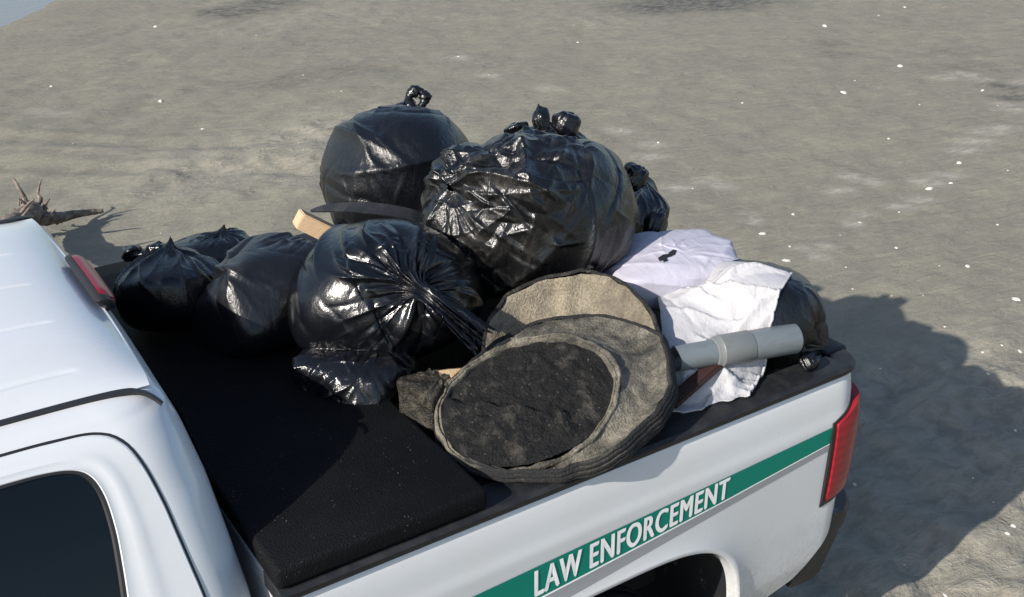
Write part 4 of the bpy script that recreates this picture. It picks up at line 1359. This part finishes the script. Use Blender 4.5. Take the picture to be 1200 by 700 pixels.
# ---------------------------------------------------------------- grey drain pipe with a coupling
pL, pR = at_img(792, 421, 3.235), at_img(932, 396, 3.36)
pax = unit(pR - pL); PLn = np.linalg.norm(pR - pL)
p1, p2, _ = frame_of(pax)
pipe = tag(empty('drain_pipe', tuple((pL + pR) / 2 - np.array([0, 0, .06]))), 'grey plastic pipe with a coupling, lying across the white sheet', 'pipe')
def pl(profile, name, m_):
    rows = lathe_n([(r * .92, s * PLn) for s, r in profile], pL, p1, p2, pax, 56)
    o = mesh_obj(name, rows.reshape(-1, 3), grid_faces(len(rows), 56, True)[:, ::-1], m_, pipe); o.data.set_sharp_from_angle(angle=radians(35)); return o
pl([(.56, .042), (.56, .0500), (.985, .0505), (.995, .0495), (1.0, .047), (.995, .044), (.60, .043)], 'pipe_end', M['pvc'])
pl([(.30, .040), (.305, .0470), (.345, .0505), (.35, .0525), (.60, .0525), (.606, .0510), (.608, .0495)], 'coupling', M['pvc2'])
pl([(.0, .030), (.0, .0405), (.20, .042), (.31, .042)], 'pipe_run', M['pvc'])

# ---------------------------------------------------------------- small finds
def slab_between(name, label, a, b, wdt, th, up, m_, cat, taper=1.0, bev=.004):
    a, b = np.asarray(a), np.asarray(b); ax = unit(b - a); up = np.asarray(up) - ax * (np.asarray(up) @ ax); up = unit(up); wd = np.cross(up, ax)
    bm = bmesh.new(); bmesh.ops.create_cube(bm, size=1)
    L = np.linalg.norm(b - a)
    for v in bm.verts:
        x, y, z = v.co
        k = taper if x > 0 else 1.0
        v.co = Vector((a + b) / 2 + ax * x * L + wd * y * wdt * k + up * z * th * k)
    bmesh.ops.bevel(bm, geom=list(bm.edges), offset=bev, segments=2, affect='EDGES')
    o = bm_obj(name, bm, m_)
    return tag(o, label, cat)
slab_between('wood_block', 'sawn end of pale wood sticking out left of the upright bag', at_img(349, 256, 3.95), at_img(440, 300, 4.07), .125, .060, (0, .2, 1), M['wood'], 'wood')
slab_between('maroon_stick', 'dark maroon stick under the grey pipe, beside the round tub', at_img(785, 474, 3.17), at_img(842, 424, 3.28), .045, .022, (0, 0, 1), M['maroon'], 'stick')
bl = smooth_path([at_img(x, y, dpt) for x, y, dpt in ((364, 248, 3.86), (382, 245, 3.80), (405, 244, 3.75), (432, 245, 3.72), (458, 248, 3.70), (482, 253, 3.70), (505, 262, 3.72))], 8)
V, Fc = ribbon(bl, cam_vec(.1, .75, .65), np.interp(np.linspace(0, 1, len(bl)), [0, .15, .5, 1], [.006, .034, .052, .050]), .006, cam_vec(0, .65, -.75))
blade = tag(mesh_obj('plastic_strip', V, Fc, M['plastic'], None, False), 'curved black plastic strip between the upright bag and the shiny front bag', 'strip')

scrap, K, w = make_bag('torn_wrapper', 'crumpled muddy brown wrapper with a tan corner, left of the round tub', at_img(507, 457, 3.13), (.10, .09, .065), cam_vec(.6, .5, -.4), 61, M['brown'], yaw=.5, facet=1.15,
    floor=1.393, lump=.28, nl=6, p=20, tail=0, m=160, n=90, group=None, cat='wrapper', register=False, neck_lift=0,
    wk=dict(pleats=8, pleat_amp=.01, creases=70, crease_amp=.022, folds=9, fold_amp=.035, hoop=4))
tree = surface_of([o for o in scrap.children])
poly = [(513, 437), (526, 433), (541, 432), (536, 446), (526, 464), (519, 452)]
pts = [on_skin(x, y, .006) for x, y in poly]
known = [float((p - CAM) @ CF) for p in pts if p is not None]
dmean = float(np.mean(known)) if known else 3.08
pts = np.array([p if p is not None and abs((p - CAM) @ CF - dmean) < .05 else at_img(x, y, dmean) for p, (x, y) in zip(pts, poly)])
ctr = pts.mean(0) - CF * .004
back = pts + CF * .03
V = np.concatenate([[ctr], pts, back]); k = len(pts)
Fc = [[0, i + 1, (i + 1) % k + 1] for i in range(k)] + [[i + 1, i + 1 + k, (i + 1) % k + 1 + k, (i + 1) % k + 1] for i in range(k)]
mesh_obj('tan_corner', V, Fc, M['tan'], scrap, False)

# ---------------------------------------------------------------- driftwood beyond the cab
rng = np.random.default_rng(17)
dw0 = np.array([-1.42, 6.10, .0])
drift = tag(empty('driftwood', tuple(dw0)), 'bleached driftwood stump with spiky roots on the sand beyond the cab', 'driftwood')
trunk = smooth_path([dw0 + (.0, .03, .20), dw0 + (-.10, -.12, .20), dw0 + (-.22, -.40, .27), dw0 + (-.24, -.75, .34), dw0 + (-.26, -1.2, .36)], 9)
V, Fc = tube(trunk, np.linspace(.085, .060, len(trunk)), 18, True, .05, rng)
mesh_obj('trunk', V, Fc, M['drift'], drift)
base = dw0 + np.array([.0, .03, .18])
for k in range(19):
    v = rng.standard_normal(3); v[1] = v[1] * .7 + .2; v[2] = v[2] * .9 + .1; v = unit(v)
    if k == 0: v = cam_vec(-.55, .8, .1)
    if k == 1: v = cam_vec(.30, .9, .1)
    if k == 2: v = unit((.1, -.05, -1))
    L = rng.uniform(.07, .17) if k > 1 else (.30 if k == 0 else .20)
    pts = [base + v * L * t_ + rng.standard_normal(3) * .022 * t_ for t_ in np.linspace(0, 1, 5)]
    pts = smooth_path(pts, 5); pts[:, 2] = np.maximum(pts[:, 2], .0)
    V, Fc = tube(pts, np.linspace(rng.uniform(.015, .034), .004, len(pts)), 10, True, .10, rng)
    mesh_obj('root', V, Fc, M['drift'], drift)
for a, b in (((-.22, -.40, .27), (-.10, -.62, .46)), ((-.24, -.7, .33), (-.42, -1.0, .60)), ((-.1, -.15, .22), (-.02, -.30, .40))):
    pts = smooth_path([dw0 + np.array(a), dw0 + (np.array(a) + np.array(b)) / 2 + rng.standard_normal(3) * .03, dw0 + np.array(b)], 8)
    V, Fc = tube(pts, np.linspace(.020, .006, len(pts)), 10, True, .08, rng)
    mesh_obj('branch', V, Fc, M['drift'], drift)

low = smooth_path([dw0 + (.02, .02, .14), dw0 + (.16, .06, .10), dw0 + (.32, .12, .075), dw0 + (.50, .14, .05)], 8)
V, Fc = tube(low, np.linspace(.055, .016, len(low)), 12, True, .10, rng)
mesh_obj('branch', V, Fc, M['drift'], drift)

# ---------------------------------------------------------------- shells on the sand
spots = [(967, 31), (1055, 77), (1002, 94), (990, 108), (1152, 105), (1170, 123), (772, 166), (1042, 160), (1115, 213), (1054, 247), (930, 248), (1008, 258), (1169, 262), (1051, 288), (926, 286),
         (1101, 312), (1134, 313), (923, 303), (992, 310), (1000, 336), (1082, 345), (812, 220), (677, 48), (1030, 18), (1124, 189), (895, 272), (85, 166), (182, 29), (355, 86), (237, 148), (188, 116),
         (400, 107), (537, 66), (573, 86), (1107, 383), (1032, 432), (1158, 441), (1174, 407), (1196, 410), (1152, 412), (1188, 614), (1179, 627), (1135, 649), (1003, 564), (993, 696), (188, 270),
         (728, 152), (1090, 219), (1181, 200), (1060, 8), (870, 120), (60, 98), (300, 40), (1140, 560), (1165, 585), (1110, 690), (1060, 660), (1190, 505), (1045, 345), (1192, 352), (985, 273), (1078, 120)]
from math import floor as _fl
def ground_z(x, y):
    i = np.clip(np.searchsorted(gx, x), 1, len(gx) - 1); j = np.clip(np.searchsorted(gy, y), 1, len(gy) - 1)
    fx = (x - gx[i - 1]) / (gx[i] - gx[i - 1]); fy = (y - gy[j - 1]) / (gy[j] - gy[j - 1])
    return (GZ[j - 1, i - 1] * (1 - fx) + GZ[j - 1, i] * fx) * (1 - fy) + (GZ[j, i - 1] * (1 - fx) + GZ[j, i] * fx) * fy
shell_meshes = []
for k in range(6):
    rg = np.random.default_rng(300 + k)
    nr, ns = 6, 16
    th = np.linspace(0, 2 * pi, ns, endpoint=False)
    out_r = (1 + .22 * np.cos(th) + .12 * rg.standard_normal(ns)) * (1 if k % 2 else .8)
    rows = []
    for i in range(nr):
        t_ = i / (nr - 1)
        r = np.maximum(.04, (1 - t_) ** .7) * out_r
        zz = .42 * (1 - (1 - t_) ** 2) + .03 * np.cos(6 * th)
        rows.append(np.stack([np.cos(th) * r, np.sin(th) * r * .75, zz + 0 * r], 1))
    V = np.concatenate(rows)
    me = bpy.data.meshes.new('shell_fragment')
    me.from_pydata(V.tolist(), [], grid_faces(nr, ns, True).tolist() + [list(range((nr - 1) * ns, nr * ns))])
    me.polygons.foreach_set('use_smooth', [True] * len(me.polygons))
    me.materials.append(M['shell'])
    shell_meshes.append(me)
rng = np.random.default_rng(55)
for i, (px, py) in enumerate(spots):
    q = on_z(px, py, 0)
    z = ground_z(q[0], q[1])
    o = bpy.data.objects.new('shell_fragment', shell_meshes[i % 6])
    dist = np.linalg.norm(q - CAM)
    s = dist * .0018 * rng.choice([.6, .8, 1.0, 1.4, 2.0])
    o.scale = (s, s, s)
    o.location = (q[0], q[1], z - .001)
    o.rotation_euler = (rng.uniform(-.3, .3), rng.uniform(-.3, .3), rng.uniform(0, 6.28))
    link(o)
    if px < 450: place = 'on the sand left of the bag heap'
    elif py > 560 and px > 1040 or px > 1170 and py > 560: place = 'on the sunlit sand in the near right corner'
    elif py > 425 and px > 950: place = "in the truck's shadow behind the tailgate"
    elif py < 135: place = 'on the far sand along the top edge, right of the heap'
    elif py > 300: place = "on the sunlit sand just beyond the truck's shadow"
    else: place = 'on the sunlit sand to the right of the heap'
    tag(o, 'small white shell fragment ' + place, 'shell', 'white shell fragments ' + place)
